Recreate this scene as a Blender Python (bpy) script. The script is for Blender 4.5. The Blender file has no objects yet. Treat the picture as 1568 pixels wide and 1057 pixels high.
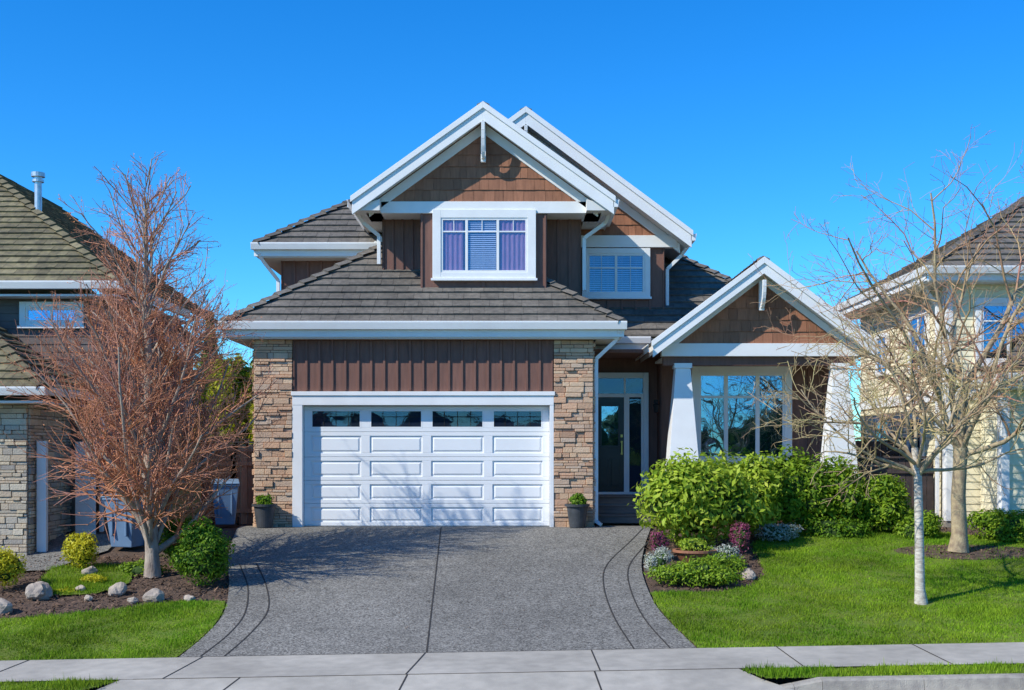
import bpy, bmesh, math, random
import numpy as np
from mathutils import Vector, Matrix, noise
random.seed(7); rng=np.random.default_rng(7)
sc=bpy.context.scene
sc.view_settings.view_transform='Standard'
try: sc.view_settings.look='None'
except Exception: pass
sc.view_settings.exposure=0
COL=sc.collection
# ------------------------------------------------------------------ materials
def _nt(name):
    m=bpy.data.materials.new(name); m.use_nodes=True
    nt=m.node_tree; b=nt.nodes['Principled BSDF']; return m,nt,b
def mat(name,c1,c2=None,rough=.7,scale=6,bump=0,bscale=None,island=0,c3=None,spec=.4,trans=0,detail=6,dirt=0,stretch=None,metal=0):
    m,nt,b=_nt(name); N=nt.nodes; L=nt.links
    b.inputs['Roughness'].default_value=rough
    b.inputs['Specular IOR Level'].default_value=spec
    b.inputs['Metallic'].default_value=metal
    tc=N.new('ShaderNodeTexCoord'); vec=tc.outputs['Object']
    if stretch:
        mp=N.new('ShaderNodeMapping'); mp.inputs['Scale'].default_value=stretch
        L.new(vec,mp.inputs['Vector']); vec=mp.outputs['Vector']
    nz=N.new('ShaderNodeTexNoise'); nz.inputs['Scale'].default_value=scale; nz.inputs['Detail'].default_value=detail
    L.new(vec,nz.inputs['Vector'])
    r=N.new('ShaderNodeValToRGB'); r.color_ramp.elements[0].position=.33; r.color_ramp.elements[1].position=.67
    c2=c2 or tuple(x*.8 for x in c1)
    r.color_ramp.elements[0].color=(*c1,1); r.color_ramp.elements[1].color=(*c2,1)
    L.new(nz.outputs['Fac'],r.inputs['Fac']); col=r.outputs['Color']
    if island:
        g=N.new('ShaderNodeNewGeometry')
        if c3:
            r2=N.new('ShaderNodeValToRGB'); r2.color_ramp.interpolation='LINEAR'
            els=r2.color_ramp.elements
            els[0].position=0; els[0].color=(*c3[0],1); els[1].position=1; els[1].color=(*c3[-1],1)
            for i,c in enumerate(c3[1:-1]):
                e=els.new((i+1)/(len(c3)-1)); e.color=(*c,1)
            L.new(g.outputs['Random Per Island'],r2.inputs['Fac'])
            mx=N.new('ShaderNodeMixRGB'); mx.inputs['Fac'].default_value=island
            L.new(col,mx.inputs[1]); L.new(r2.outputs['Color'],mx.inputs[2]); col=mx.outputs['Color']
        else:
            mr=N.new('ShaderNodeMapRange'); mr.inputs['To Min'].default_value=1-island; mr.inputs['To Max'].default_value=1+island
            L.new(g.outputs['Random Per Island'],mr.inputs['Value'])
            hs=N.new('ShaderNodeHueSaturation'); L.new(mr.outputs['Result'],hs.inputs['Value']); L.new(col,hs.inputs['Color']); col=hs.outputs['Color']
    if dirt:
        n2=N.new('ShaderNodeTexNoise'); n2.inputs['Scale'].default_value=.7; n2.inputs['Detail'].default_value=8
        L.new(tc.outputs['Object'],n2.inputs['Vector'])
        mr=N.new('ShaderNodeMapRange'); mr.inputs['From Min'].default_value=.3; mr.inputs['From Max'].default_value=.7
        mr.inputs['To Min'].default_value=1-dirt; mr.inputs['To Max'].default_value=1+dirt*.4
        L.new(n2.outputs['Fac'],mr.inputs['Value'])
        hs=N.new('ShaderNodeHueSaturation'); L.new(mr.outputs['Result'],hs.inputs['Value']); L.new(col,hs.inputs['Color']); col=hs.outputs['Color']
    L.new(col,b.inputs['Base Color'])
    if bump:
        n3=N.new('ShaderNodeTexNoise'); n3.inputs['Scale'].default_value=bscale or scale*3; n3.inputs['Detail'].default_value=5
        L.new(vec,n3.inputs['Vector'])
        bp=N.new('ShaderNodeBump'); bp.inputs['Strength'].default_value=bump; bp.inputs['Distance'].default_value=.02
        L.new(n3.outputs['Fac'],bp.inputs['Height']); L.new(bp.outputs['Normal'],b.inputs['Normal'])
    if trans:
        t=N.new('ShaderNodeBsdfTranslucent'); L.new(col,t.inputs['Color'])
        ms=N.new('ShaderNodeMixShader'); ms.inputs['Fac'].default_value=trans
        out=[n for n in N if n.type=='OUTPUT_MATERIAL'][0]
        L.new(b.outputs[0],ms.inputs[1]); L.new(t.outputs[0],ms.inputs[2]); L.new(ms.outputs[0],out.inputs['Surface'])
    return m
def aggregate(name,lo,hi,scale,dirt=.25):
    m,nt,b=_nt(name); N=nt.nodes; L=nt.links; b.inputs['Roughness'].default_value=.85; b.inputs['Specular IOR Level'].default_value=.25
    tc=N.new('ShaderNodeTexCoord')
    v=N.new('ShaderNodeTexVoronoi'); v.inputs['Scale'].default_value=scale; L.new(tc.outputs['Object'],v.inputs['Vector'])
    sp=N.new('ShaderNodeSeparateColor'); L.new(v.outputs['Color'],sp.inputs['Color'])
    r=N.new('ShaderNodeValToRGB'); r.color_ramp.elements[0].color=(*lo,1); r.color_ramp.elements[1].color=(*hi,1)
    L.new(sp.outputs[0],r.inputs['Fac'])
    prev=r.outputs['Color']
    for sc_,d in ((.45,dirt),(3.0,dirt*.6),(12,dirt*.45)):
        n=N.new('ShaderNodeTexNoise'); n.inputs['Scale'].default_value=sc_; n.inputs['Detail'].default_value=9; n.inputs['Roughness'].default_value=.65
        L.new(tc.outputs['Object'],n.inputs['Vector'])
        mr=N.new('ShaderNodeMapRange'); mr.inputs['From Min'].default_value=.3; mr.inputs['From Max'].default_value=.7
        mr.inputs['To Min'].default_value=1-d; mr.inputs['To Max'].default_value=1+d
        L.new(n.outputs['Fac'],mr.inputs['Value'])
        hs=N.new('ShaderNodeHueSaturation'); L.new(mr.outputs['Result'],hs.inputs['Value']); L.new(prev,hs.inputs['Color']); prev=hs.outputs['Color']
    L.new(prev,b.inputs['Base Color'])
    bp=N.new('ShaderNodeBump'); bp.inputs['Strength'].default_value=.5; bp.inputs['Distance'].default_value=.008
    L.new(v.outputs['Distance'],bp.inputs['Height']); L.new(bp.outputs['Normal'],b.inputs['Normal'])
    return m
def glassmat(name,fac,tint):
    m=bpy.data.materials.new(name); m.use_nodes=True; nt=m.node_tree; N=nt.nodes; L=nt.links
    for n in list(N): N.remove(n)
    o=N.new('ShaderNodeOutputMaterial'); t=N.new('ShaderNodeBsdfTransparent'); t.inputs['Color'].default_value=(.86,.9,.94,1)
    g=N.new('ShaderNodeBsdfGlossy'); g.inputs['Roughness'].default_value=.015; g.inputs['Color'].default_value=(*tint,1)
    tc=N.new('ShaderNodeTexCoord'); nz=N.new('ShaderNodeTexNoise'); nz.inputs['Scale'].default_value=1.6; nz.inputs['Detail'].default_value=1
    L.new(tc.outputs['Object'],nz.inputs['Vector'])
    bp=N.new('ShaderNodeBump'); bp.inputs['Strength'].default_value=.12; bp.inputs['Distance'].default_value=.05
    L.new(nz.outputs['Fac'],bp.inputs['Height']); L.new(bp.outputs['Normal'],g.inputs['Normal'])
    x=N.new('ShaderNodeMixShader'); x.inputs['Fac'].default_value=fac
    L.new(t.outputs[0],x.inputs[1]); L.new(g.outputs[0],x.inputs[2]); L.new(x.outputs[0],o.inputs['Surface'])
    return m
M={}
M['white']=mat('white_painted_trim',(.88,.87,.85),(.83,.82,.80),.45,3,bump=.03,dirt=.06)
M['soffit']=mat('soffit_vinyl',(.76,.74,.70),(.70,.68,.64),.6,2)
M['door']=mat('garage_door_paint',(.88,.88,.87),(.85,.85,.84),.35,2,dirt=.04)
M['brown']=mat('brown_board_siding',(.23,.112,.082),(.18,.088,.065),.7,5,bump=.15,bscale=40,dirt=.15,stretch=(4,4,.5))
M['shingle']=mat('brown_wall_shingles',(.36,.155,.085),(.28,.12,.066),.75,6,bump=.2,bscale=60,island=.18,stretch=(4,4,.6))
M['roof']=mat('roof_shake_tiles',(.20,.175,.145),(.125,.112,.095),.85,9,bump=.5,bscale=45,island=.13,dirt=.38)
M['roofmoss']=mat('mossy_roof_tiles',(.25,.21,.11),(.14,.12,.075),.9,9,bump=.5,bscale=40,island=.25,dirt=.4)
M['stone']=mat('ledger_stone',(.58,.38,.24),(.45,.29,.19),.85,12,bump=.6,bscale=35,island=.75,c3=[(.70,.47,.29),(.50,.30,.19),(.74,.54,.36),(.60,.34,.21),(.62,.49,.37),(.38,.22,.14),(.74,.44,.27)])
M['stone2']=mat('grey_ledger_stone',(.56,.47,.35),(.42,.36,.29),.85,12,bump=.6,bscale=35,island=.75,c3=[(.62,.50,.33),(.25,.24,.23),(.68,.59,.44),(.44,.33,.23),(.68,.55,.37)])
M['mortar']=mat('mortar',(.22,.15,.11),(.14,.10,.08),.9,20)
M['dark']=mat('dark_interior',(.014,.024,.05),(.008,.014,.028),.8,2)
M['blind']=mat('window_blinds',(.62,.66,.76),(.54,.59,.70),.6,3)
M['curtain']=mat('purple_curtain',(.60,.30,.40),(.32,.16,.30),.8,5,stretch=(30,1,1))
M['glass']=glassmat('window_glass',.11,(.5,.7,.9))
M['glass2']=glassmat('porch_window_glass',.40,(.30,.56,.86))
M['glass3']=glassmat('garage_window_glass',.07,(.4,.58,.85))
M['doorblk']=mat('entry_door_paint',(.025,.022,.028),(.018,.016,.02),.3,4)
M['porchwood']=mat('entry_step_boards',(.18,.155,.135),(.12,.11,.10),.8,6,bump=.2,stretch=(.5,4,4))
M['slate']=mat('slate_lap_siding',(.17,.135,.12),(.125,.10,.09),.7,4,dirt=.15)
M['taupe']=mat('taupe_lap_siding',(.44,.27,.14),(.35,.22,.11),.7,4,dirt=.15)
M['cream']=mat('cream_lap_siding',(.88,.79,.55),(.82,.74,.51),.6,3,dirt=.08)
M['fence']=mat('cedar_fence_boards',(.52,.26,.14),(.36,.18,.10),.8,7,bump=.3,island=.25,stretch=(6,6,.6))
M['lattice']=mat('orange_cedar_lattice',(.85,.38,.10),(.70,.30,.08),.75,7)
M['fence2']=mat('dark_fence_boards',(.085,.06,.055),(.05,.04,.038),.8,7,island=.25)
M['bark']=mat('grey_bark',(.46,.38,.30),(.26,.20,.16),.9,14,bump=.6,bscale=50,stretch=(1,1,.4))
M['twig']=mat('red_twigs',(.60,.25,.11),(.48,.23,.17),.8,1.2)
M['bud']=mat('rusty_buds',(.74,.29,.07),(.52,.20,.14),.8,1.0,island=.3)
M['bark2']=mat('pale_birch_bark',(.70,.64,.54),(.36,.31,.25),.8,10,bump=.4,bscale=40,stretch=(1,1,3))
M['bark3']=mat('lichen_bark',(.48,.38,.22),(.27,.20,.13),.9,9,bump=.6,bscale=40)
M['twig2']=mat('lichen_twigs',(.52,.43,.18),(.36,.21,.14),.85,1.5)
M['twig3']=mat('cherry_twigs',(.42,.18,.13),(.46,.36,.17),.85,1.0)
M['mulch']=mat('bark_mulch_soil',(.15,.095,.065),(.07,.048,.035),.95,18,bump=1,bscale=50,detail=10)
M['chip']=mat('mulch_chips',(.20,.12,.075),(.09,.055,.04),.95,9,island=.5)
M['lawn']=mat('lawn_thatch',(.11,.18,.014),(.16,.20,.02),.9,5,bump=.5,bscale=60,dirt=.3)
M['blade']=mat('grass_blades',(.165,.33,.014),(.29,.42,.026),.7,1.0,island=.35,trans=.35,dirt=.42,spec=.15)
M['agg']=aggregate('exposed_aggregate',(.075,.07,.062),(.30,.285,.25),55,.2)
M['conc']=mat('sidewalk_concrete',(.47,.43,.36),(.38,.35,.295),.9,5,bump=.3,bscale=90,detail=10,dirt=.22)
M['kerb']=mat('kerb_concrete',(.42,.38,.31),(.30,.27,.23),.9,9,bump=.5,bscale=70,detail=10,dirt=.3)
M['asphalt']=aggregate('street_asphalt',(.03,.03,.032),(.085,.085,.085),70,.2)
M['joint']=mat('joint_line',(.05,.044,.038),(.03,.028,.026),.95,20)
M['rock']=mat('garden_rock',(.48,.40,.31),(.30,.25,.21),.9,7,bump=.8,bscale=22,detail=10)
M['pot']=mat('charcoal_pot',(.07,.075,.085),(.045,.05,.055),.5,6,bump=.1)
M['terra']=mat('terracotta_bowl',(.38,.16,.08),(.28,.12,.07),.7,6,bump=.2)
M['bin']=mat('blue_grey_plastic',(.16,.26,.40),(.13,.21,.33),.45,4,dirt=.15)
M['binlid']=mat('bin_lid_plastic',(.20,.30,.42),(.17,.26,.36),.45,4)
M['rubber']=mat('rubber',(.02,.02,.02),(.015,.015,.015),.8,5)
M['metal']=mat('galvanised_metal',(.65,.66,.68),(.5,.51,.52),.35,8,metal=.7)
M['brass']=mat('brass',(.5,.36,.12),(.4,.3,.1),.3,8,metal=.9)
def leafm(name,cols,tr=.35): return mat(name,cols[0],cols[-1],.55,2.0,island=.75,c3=cols,trans=tr,spec=.25)
M['lf_rhodo']=leafm('rhododendron_leaves',[(.12,.22,.015),(.34,.50,.03),(.50,.62,.05),(.20,.34,.02),(.60,.66,.08)])
M['lf_green']=leafm('shrub_leaves',[(.08,.17,.01),(.24,.38,.02),(.40,.53,.035),(.13,.25,.015)])
M['lf_box']=leafm('boxwood_leaves',[(.05,.14,.01),(.15,.30,.018),(.28,.42,.025),(.09,.2,.012)])
M['lf_gold']=leafm('golden_leaves',[(.38,.40,.02),(.66,.60,.03),(.50,.48,.02),(.78,.68,.05)])
M['lf_hedge']=leafm('cedar_hedge_leaves',[(.20,.26,.015),(.42,.44,.025),(.62,.50,.04),(.26,.33,.018)])
M['lf_conif']=leafm('conifer_needles',[(.05,.10,.02),(.12,.17,.03),(.15,.19,.03)],.1)
M['lf_pink']=leafm('pink_petals',[(.34,.05,.14),(.50,.12,.26),(.20,.03,.08),(.12,.16,.05)])
M['lf_white']=leafm('white_petals',[(.6,.6,.55),(.3,.38,.2),(.7,.7,.68)])
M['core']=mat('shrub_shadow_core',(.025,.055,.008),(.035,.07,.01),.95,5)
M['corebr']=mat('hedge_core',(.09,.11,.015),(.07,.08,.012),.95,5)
# ------------------------------------------------------------------ mesh helpers
def empty(name,loc=(0,0,0)):
    o=bpy.data.objects.new(name,None); o.location=loc; o.empty_display_size=.2; COL.objects.link(o); return o
def link(me,name,m,parent):
    o=bpy.data.objects.new(name,me); COL.objects.link(o)
    if m: me.materials.append(m)
    if parent: 
        o.parent=parent; o.matrix_parent_inverse=Matrix.Translation(-Vector(parent.location))
    return o
class B:
    def __init__(s): s.v=[]; s.f=[]
    def add(s,vs,fs):
        n=len(s.v); s.v+= [tuple(p) for p in vs]; s.f+=[tuple(i+n for i in f) for f in fs]
    def box(s,x0,x1,y0,y1,z0,z1):
        s.add([(x0,y0,z0),(x1,y0,z0),(x1,y1,z0),(x0,y1,z0),(x0,y0,z1),(x1,y0,z1),(x1,y1,z1),(x0,y1,z1)],
              [(0,3,2,1),(4,5,6,7),(0,1,5,4),(1,2,6,5),(2,3,7,6),(3,0,4,7)])
    def extr(s,pts,y0,y1):
        n=len(pts); vs=[(x,y0,z) for x,z in pts]+[(x,y1,z) for x,z in pts]
        s.add(vs,[tuple(range(n)),tuple(range(2*n-1,n-1,-1))]+[(i,i+n,(i+1)%n+n,(i+1)%n) for i in range(n)])
    def extrx(s,pts,x0,x1):
        n=len(pts); vs=[(x0,y,z) for y,z in pts]+[(x1,y,z) for y,z in pts]
        s.add(vs,[tuple(range(n)),tuple(range(2*n-1,n-1,-1))]+[(i,i+n,(i+1)%n+n,(i+1)%n) for i in range(n)])
    def beam(s,p0,p1,w,h=None,up=(0,0,1)):
        h=h or w; p0=Vector(p0);p1=Vector(p1); d=(p1-p0).normalized()
        a=d.cross(Vector(up)); 
        if a.length<1e-3: a=d.cross(Vector((1,0,0)))
        a.normalize(); b=a.cross(d)
        q=[]
        for p in (p0,p1):
            for sa,sb in((-1,-1),(1,-1),(1,1),(-1,1)): q.append(p+a*(w/2*sa)+b*(h/2*sb))
        s.add(q,[(3,2,1,0),(4,5,6,7),(0,1,5,4),(1,2,6,5),(2,3,7,6),(3,0,4,7)])
    def lathe(s,prof,c,k=24):
        n=len(prof); vs=[]
        for r,z in prof:
            for i in range(k): t=2*math.pi*i/k; vs.append((c[0]+r*math.cos(t),c[1]+r*math.sin(t),c[2]+z))
        fs=[(j*k+i,j*k+(i+1)%k,(j+1)*k+(i+1)%k,(j+1)*k+i) for j in range(n-1) for i in range(k)]
        s.add(vs,fs)
    def build(s,name,m,parent=None,bevel=0,smooth=False,fix=True):
        me=bpy.data.meshes.new(name); me.from_pydata(s.v,[],s.f)
        if fix:
            bm=bmesh.new(); bm.from_mesh(me); bmesh.ops.recalc_face_normals(bm,faces=bm.faces); bm.to_mesh(me); bm.free()
        if smooth:
            me.polygons.foreach_set('use_smooth',[True]*len(me.polygons))
        o=link(me,name,m,parent)
        if bevel:
            md=o.modifiers.new('b','BEVEL'); md.width=bevel; md.segments=2; md.limit_method='ANGLE'
        return o
def fast(name,V,F,m,parent=None):
    me=bpy.data.meshes.new(name); k=F.shape[1]
    me.vertices.add(len(V)); me.vertices.foreach_set('co',V.astype(np.float32).ravel())
    me.loops.add(F.size); me.loops.foreach_set('vertex_index',F.astype(np.int32).ravel())
    me.polygons.add(len(F)); me.polygons.foreach_set('loop_start',np.arange(0,F.size,k,dtype=np.int32))
    me.update(calc_edges=True); me.validate()
    return link(me,name,m,parent)
def tiles(b,O,U,V,poly,course=.31,tw=.33,th=.042,jit=.004,top=.004,base=True,edge=.005):
    O=Vector(O);U=Vector(U).normalized();V=Vector(V).normalized();N=U.cross(V)
    W=lambda u,v,n: O+U*u+V*v+N*n
    vmin=min(p[1] for p in poly); vmax=max(p[1] for p in poly)
    def iv(v):
        v=min(max(v,vmin+1e-5),vmax-1e-5); xs=[]
        for (a,b_) in zip(poly,poly[1:]+poly[:1]):
            if (a[1]-v)*(b_[1]-v)<=0 and abs(a[1]-b_[1])>1e-9:
                t=(v-a[1])/(b_[1]-a[1]); xs.append(a[0]+t*(b_[0]-a[0]))
        return (min(xs),max(xs)) if xs else (0,0)
    if base:
        b.add([W(u,v,0) for u,v in poly],[tuple(range(len(poly)))])
    v=vmin;k=0
    while v<vmax-.02:
        v1=min(v+course,vmax); a0,a1=iv(v); c0,c1=iv(v1)
        lo=min(a0,c0);hi=max(a1,c1); u=lo-random.random()*tw
        while u<hi:
            w=tw*random.uniform(.75,1.25) if tw<5 else tw
            ua,ub=u,u+w-(edge if tw<5 else 0)
            p0,p1=max(ua,a0),min(ub,a1); q0,q1=max(ua,c0),min(ub,c1)
            if p1-p0>.005 or q1-q0>.005:
                if p1<p0: p0=p1=min(max((p0+p1)/2,a0),a1)
                if q1<q0: q0=q1=min(max((q0+q1)/2,c0),c1)
                t=th+random.uniform(-jit,jit); dv=random.uniform(-jit,jit)*1.5 if tw<5 else 0
                b.add([W(p0,v+dv,t),W(p1,v+dv,t),W(q1,v1,top),W(q0,v1,top),W(p0,v+dv,0.001),W(p1,v+dv,0.001)],
                      [(0,1,2,3),(4,5,1,0),(4,0,3),(5,2,1)])
            u+=w
        v=v1;k+=1
def caps(b,p0,p1,w=.13,step=.34):
    p0=Vector(p0);p1=Vector(p1);d=p1-p0;L=d.length;d.normalize();a=d.cross(Vector((0,0,1))).normalized();n=a.cross(d)
    if n.z<0:n=-n
    t=0
    while t<L:
        e=min(t+step+.04,L); A=p0+d*t; C=p0+d*e; j=random.uniform(.040,.050)
        vs=[A-a*w+n*(-.03+j),A+n*(.03+j),A+a*w+n*(-.03+j),C-a*w-n*.03,C+n*.03,C+a*w-n*.03, A-a*w-n*.06,A+a*w-n*.06]
        b.add(vs,[(0,1,4,3),(1,2,5,4),(0,6,7,2,1)]); t+=step
def stones(b,x0,x1,z0,z1,y,axis='y',sgn=-1,seed=0):
    z=z0
    while z<z1-.02:
        h=min(random.choice([.05,.06,.07,.09,.12]),z1-z)
        x=x0
        while x<x1-.01:
            w=min(random.uniform(.10,.38),x1-x); 
            if x1-(x+w)<.05: w=x1-x
            p=random.uniform(.01,.055); g=.004
            if axis=='y': b.box(x+g,x+w-g,y-p,y+.05,z+g,z+h-g)
            else: b.box(min(y+sgn*p,y-sgn*.05),max(y+sgn*p,y-sgn*.05),x+g,x+w-g,z+g,z+h-g)
            x+=w
        z+=h
# ------------------------------------------------------------------ terrain
def H(x,y):
    x=np.asarray(x,float);y=np.asarray(y,float)
    base=np.interp(y,[-10,-9.85,-9.35,-8,-.5],[-1.34,-1.2,-1.18,-1.15,0])
    w=np.clip((-1-y)/7,0,1); return base+.018*np.clip(x,-30,30)*w
def Hf(x,y): return float(H(x,y))
def Hg(x,y):
    x=np.asarray(x,float);y=np.asarray(y,float)
    base=np.interp(y,[-9.6,-9.35,-8,-.5],[-1.42,-1.18,-1.15,0])
    w=np.clip((-1-y)/7,0,1); return base+.018*np.clip(x,-30,30)*w-.03
xs=np.concatenate([[-600,-200,-80,-30],np.arange(-20,21,1.),[30,80,200,600]])
ys=np.concatenate([[-600,-200,-60,-25,-12,-9.6,-9.35,-8.7,-8],np.arange(-7.5,-.4,.5),[1,5,12,30,80,200,900]])
X,Y=np.meshgrid(xs,ys); Z=Hg(X,Y); V=np.stack([X,Y,Z],-1).reshape(-1,3)
nx=len(xs); F=np.array([[j*nx+i,j*nx+i+1,(j+1)*nx+i+1,(j+1)*nx+i] for j in range(len(ys)-1) for i in range(nx-1)])
fast('ground',V,F,M['mulch'])
def drape(name,poly,off,m,parent=None,hf=H,step=.5):
    bm=bmesh.new(); vs=[bm.verts.new((x,y,0)) for x,y in poly]; bm.faces.new(vs)
    x0=min(p[0] for p in poly);x1=max(p[0] for p in poly);y0=min(p[1] for p in poly);y1=max(p[1] for p in poly)
    cuts=[('y',c) for c in list(np.arange(math.ceil(y0*2)/2,y1,step))+[-9.35,-9.85] if y0<c<y1]+[('x',c) for c in np.arange(math.ceil(x0),x1,1.5)]
    for ax,c in cuts:
        g=bm.verts[:]+bm.edges[:]+bm.faces[:]
        bmesh.ops.bisect_plane(bm,geom=g,plane_co=(c,0,0) if ax=='x' else (0,c,0),plane_no=(1,0,0) if ax=='x' else (0,1,0))
    bmesh.ops.triangulate(bm,faces=bm.faces)
    bmesh.ops.recalc_face_normals(bm,faces=bm.faces)
    for v in bm.verts: v.co.z=float(hf(v.co.x,v.co.y))+off
    bm.normal_update()
    if bm.faces and sum(f.normal.z for f in bm.faces)<0: bmesh.ops.reverse_faces(bm,faces=bm.faces)
    me=bpy.data.meshes.new(name); bm.to_mesh(me); bm.free(); return link(me,name,m,parent)
def smooth(pts,n=8):
    out=[]
    for i in range(len(pts)-1):
        p0=pts[max(i-1,0)];p1=pts[i];p2=pts[i+1];p3=pts[min(i+2,len(pts)-1)]
        for k in range(n):
            t=k/n; out.append(tuple(.5*((2*p1[a])+(-p0[a]+p2[a])*t+(2*p0[a]-5*p1[a]+4*p2[a]-p3[a])*t*t+(-p0[a]+3*p1[a]-3*p2[a]+p3[a])*t**3) for a in (0,1)))
    out.append(pts[-1]); return out
def ribbon(name,pts,w,off,m,parent=None):
    b=[];f=[];
    for i,p in enumerate(pts):
        q0=pts[max(i-1,0)];q1=pts[min(i+1,len(pts)-1)]; dx=q1[0]-q0[0];dy=q1[1]-q0[1];l=math.hypot(dx,dy); nx_,ny_=-dy/l*w/2,dx/l*w/2
        for s in(1,-1):
            x,y=p[0]+s*nx_,p[1]+s*ny_; b.append((x,y,Hf(x,y)+off))
    for i in range(len(pts)-1): f.append((2*i,2*i+1,2*i+3,2*i+2))
    me=bpy.data.meshes.new(name); me.from_pydata(b,[],f); return link(me,name,m,parent)
dr=smooth([(2.85,.3),(2.62,-.9),(2.40,-2.1),(2.2,-3.5),(2.14,-4.8),(2.18,-6.2),(2.42,-7.8),(2.46,-8.0)])
dl=smooth([(-5.45,.3),(-5.3,-.9),(-5.03,-2.6),(-4.55,-4.6),(-4.3,-6.0),(-4.3,-7.0),(-4.43,-8.0)])
drv=drape('driveway',dr+dl[::-1],.012,M['agg'])
gw_=.022
ribbon('edge_groove_1',smooth([(2.55,-.5),(2.2,-1.6),(1.62,-3.4),(1.46,-4.8),(1.48,-6.5),(1.62,-7.98)]),gw_,.017,M['joint'],drv)
ribbon('edge_groove_2',smooth([(2.72,-1.1),(2.35,-2.2),(1.99,-3.5),(1.87,-4.8),(1.9,-6.5),(2.10,-7.98)]),gw_,.017,M['joint'],drv)
ribbon('edge_groove_3',smooth([(-4.4,-3.2),(-3.95,-4.6),(-3.66,-5.9),(-3.68,-7),(-3.82,-7.98)]),gw_,.017,M['joint'],drv)
ribbon('edge_groove_4',smooth([(-4.7,-3.2),(-4.25,-4.6),(-3.98,-6),(-3.98,-7),(-4.14,-7.98)]),gw_,.017,M['joint'],drv)
ribbon('centre_joint',[(-1.4+.266*t/16,-.05-7.93*t/16) for t in range(17)],.022,.017,M['joint'],drv)
ribbon('garage_slab_joint',[(-4.4+i*.5,-.03) for i in range(11)],.025,.017,M['joint'],drv)
side=drape('sidewalk',[(-40,-9.35),(40,-9.35),(40,-8.0),(-40,-8.0)],.016,M['conc'])
for i,x in enumerate([-10,-8.2,-6.4,-4.1,-1.15,1.05,3.5,5.3,7.2,9.0]):
    s=-.14 if x<0 else (.02 if x<2 else .05)
    ribbon('sidewalk_joint_%d'%i,[(x,-8.0),(x+s*.5,-8.7),(x+s,-9.35)],.018,.021,M['joint'],side)
ribbon('sidewalk_edge_joint',[(-4.6+.5*i,-9.36) for i in range(16)],.012,.021,M['joint'],side)
ribbon('sidewalk_back_joint',[(-4.43+.5*i,-8.0) for i in range(14)]+[(2.46,-8)],.012,.021,M['joint'],side)
apr=B(); 
def apz(y,x): return np.interp(y,[-10.3,-9.35],[-1.335,-1.164])+.018*x
rows=[-9.36,-9.7,-10.0,-10.3]
AL=[-4.75,-4.95,-5.2,-5.45]; AR=[2.75,2.95,3.2,3.45]
vs=[];n=18
for j,y in enumerate(rows):
    for i in range(n+1):
        x=AL[j]+(AR[j]-AL[j])*i/n; vs.append((x,y,float(apz(y,x))))
apr.add(vs,[(j*(n+1)+i,j*(n+1)+i+1,(j+1)*(n+1)+i+1,(j+1)*(n+1)+i) for j in range(3) for i in range(n)])
apo=apr.build('driveway_apron',M['conc'],fix=False)
jb=B()
for x,dx in ((-1.27,-.1),(1.0,.06),(-3.3,-.25)):
    jb.add([(x-.01,-9.37,float(apz(-9.37,x))+.004),(x+.01,-9.37,float(apz(-9.37,x))+.004),(x+dx+.01,-10.3,float(apz(-10.3,x+dx))+.004),(x+dx-.01,-10.3,float(apz(-10.3,x+dx))+.004)],[(0,1,2,3)])
jb.build('apron_joints',M['joint'],apo,fix=False)
kb=B()
def kerb(xa,xb,za=0,zb=0):
    n=max(2,int(abs(xb-xa)/1.2)+1)
    for i in range(n):
        x0=xa+(xb-xa)*i/n;x1=xa+(xb-xa)*(i+1)/n
        def pr(x,t):
            b=.018*x; tz=-1.19-t; return [(x,-9.85,-1.42+b),(x,-9.85,tz+b),(x,-9.97,tz+b),(x,-10.02,tz-.02+b if t<.1 else tz+b),(x,-10.06,-1.42+b)]
        t0=za+(zb-za)*i/n;t1=za+(zb-za)*(i+1)/n
        A=pr(x0,t0);C=pr(x1-.006,t1)
        kb.add(A+C,[(0,1,2,3,4),(9,8,7,6,5)]+[(k,k+5,(k+1)%5+5,(k+1)%5) for k in range(5)])
kerb(-40,-5.9);kerb(-5.9,-5.1,0,.12);kerb(2.95,3.6,.12,0);kerb(3.6,40)
kb.build('street_kerb',M['kerb'])
drape('street',[(-200,-19),(200,-19),(200,-10.05),(-200,-10.05)],0,M['asphalt'],hf=lambda x,y:-1.36+.018*np.clip(x,-30,30),step=20)
drape('gutter_pan',[(-40,-10.4),(40,-10.4),(40,-10.04),(-40,-10.04)],.012,M['kerb'],hf=lambda x,y:-1.35+.018*np.clip(x,-30,30),step=20)
drape('far_verge',[(-200,-44),(200,-44),(200,-19.02),(-200,-19.02)],0,M['lawn'],hf=lambda x,y:-1.30+.018*np.clip(x,-30,30),step=20)
LL=[(-4.47,-7.99)]+[(x-.03,y) for x,y in dl[::-1] if -7.9<y<-5.2]+[(-5.2,-5.35),(-6.1,-5.75),(-7.2,-6.1),(-9,-6.2),(-16,-6.2),(-16,-7.99)]
LP=[(-7.9,-3.3),(-6.5,-3.1),(-6.25,-4.3),(-6.6,-4.9),(-7.6,-5.0)]
LR=[(2.49,-7.99)]+[(x+.03,y) for x,y in dr[::-1] if -7.9<y<-5.0]+[(2.6,-5.15),(3.3,-5.15),(3.85,-4.8),(4.2,-4.0),(4.3,-3.0),(4.4,-1.9),(4.8,-1.1),(5.8,-.75),(7.7,-.5),(9,-1.2),(16,-1.2),(16,-7.99)]
VR=[(3.0,-9.84),(16,-9.84),(16,-9.37),(2.78,-9.37)]
VL=[(-16,-9.84),(-5.05,-9.84),(-4.78,-9.37),(-16,-9.37)]
for nm,p in(('lawn',LL),('lawn',LP),('lawn',LR),('verge_grass',VR),('verge_grass',VL)): drape(nm,p,.004,M['lawn'])
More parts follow.
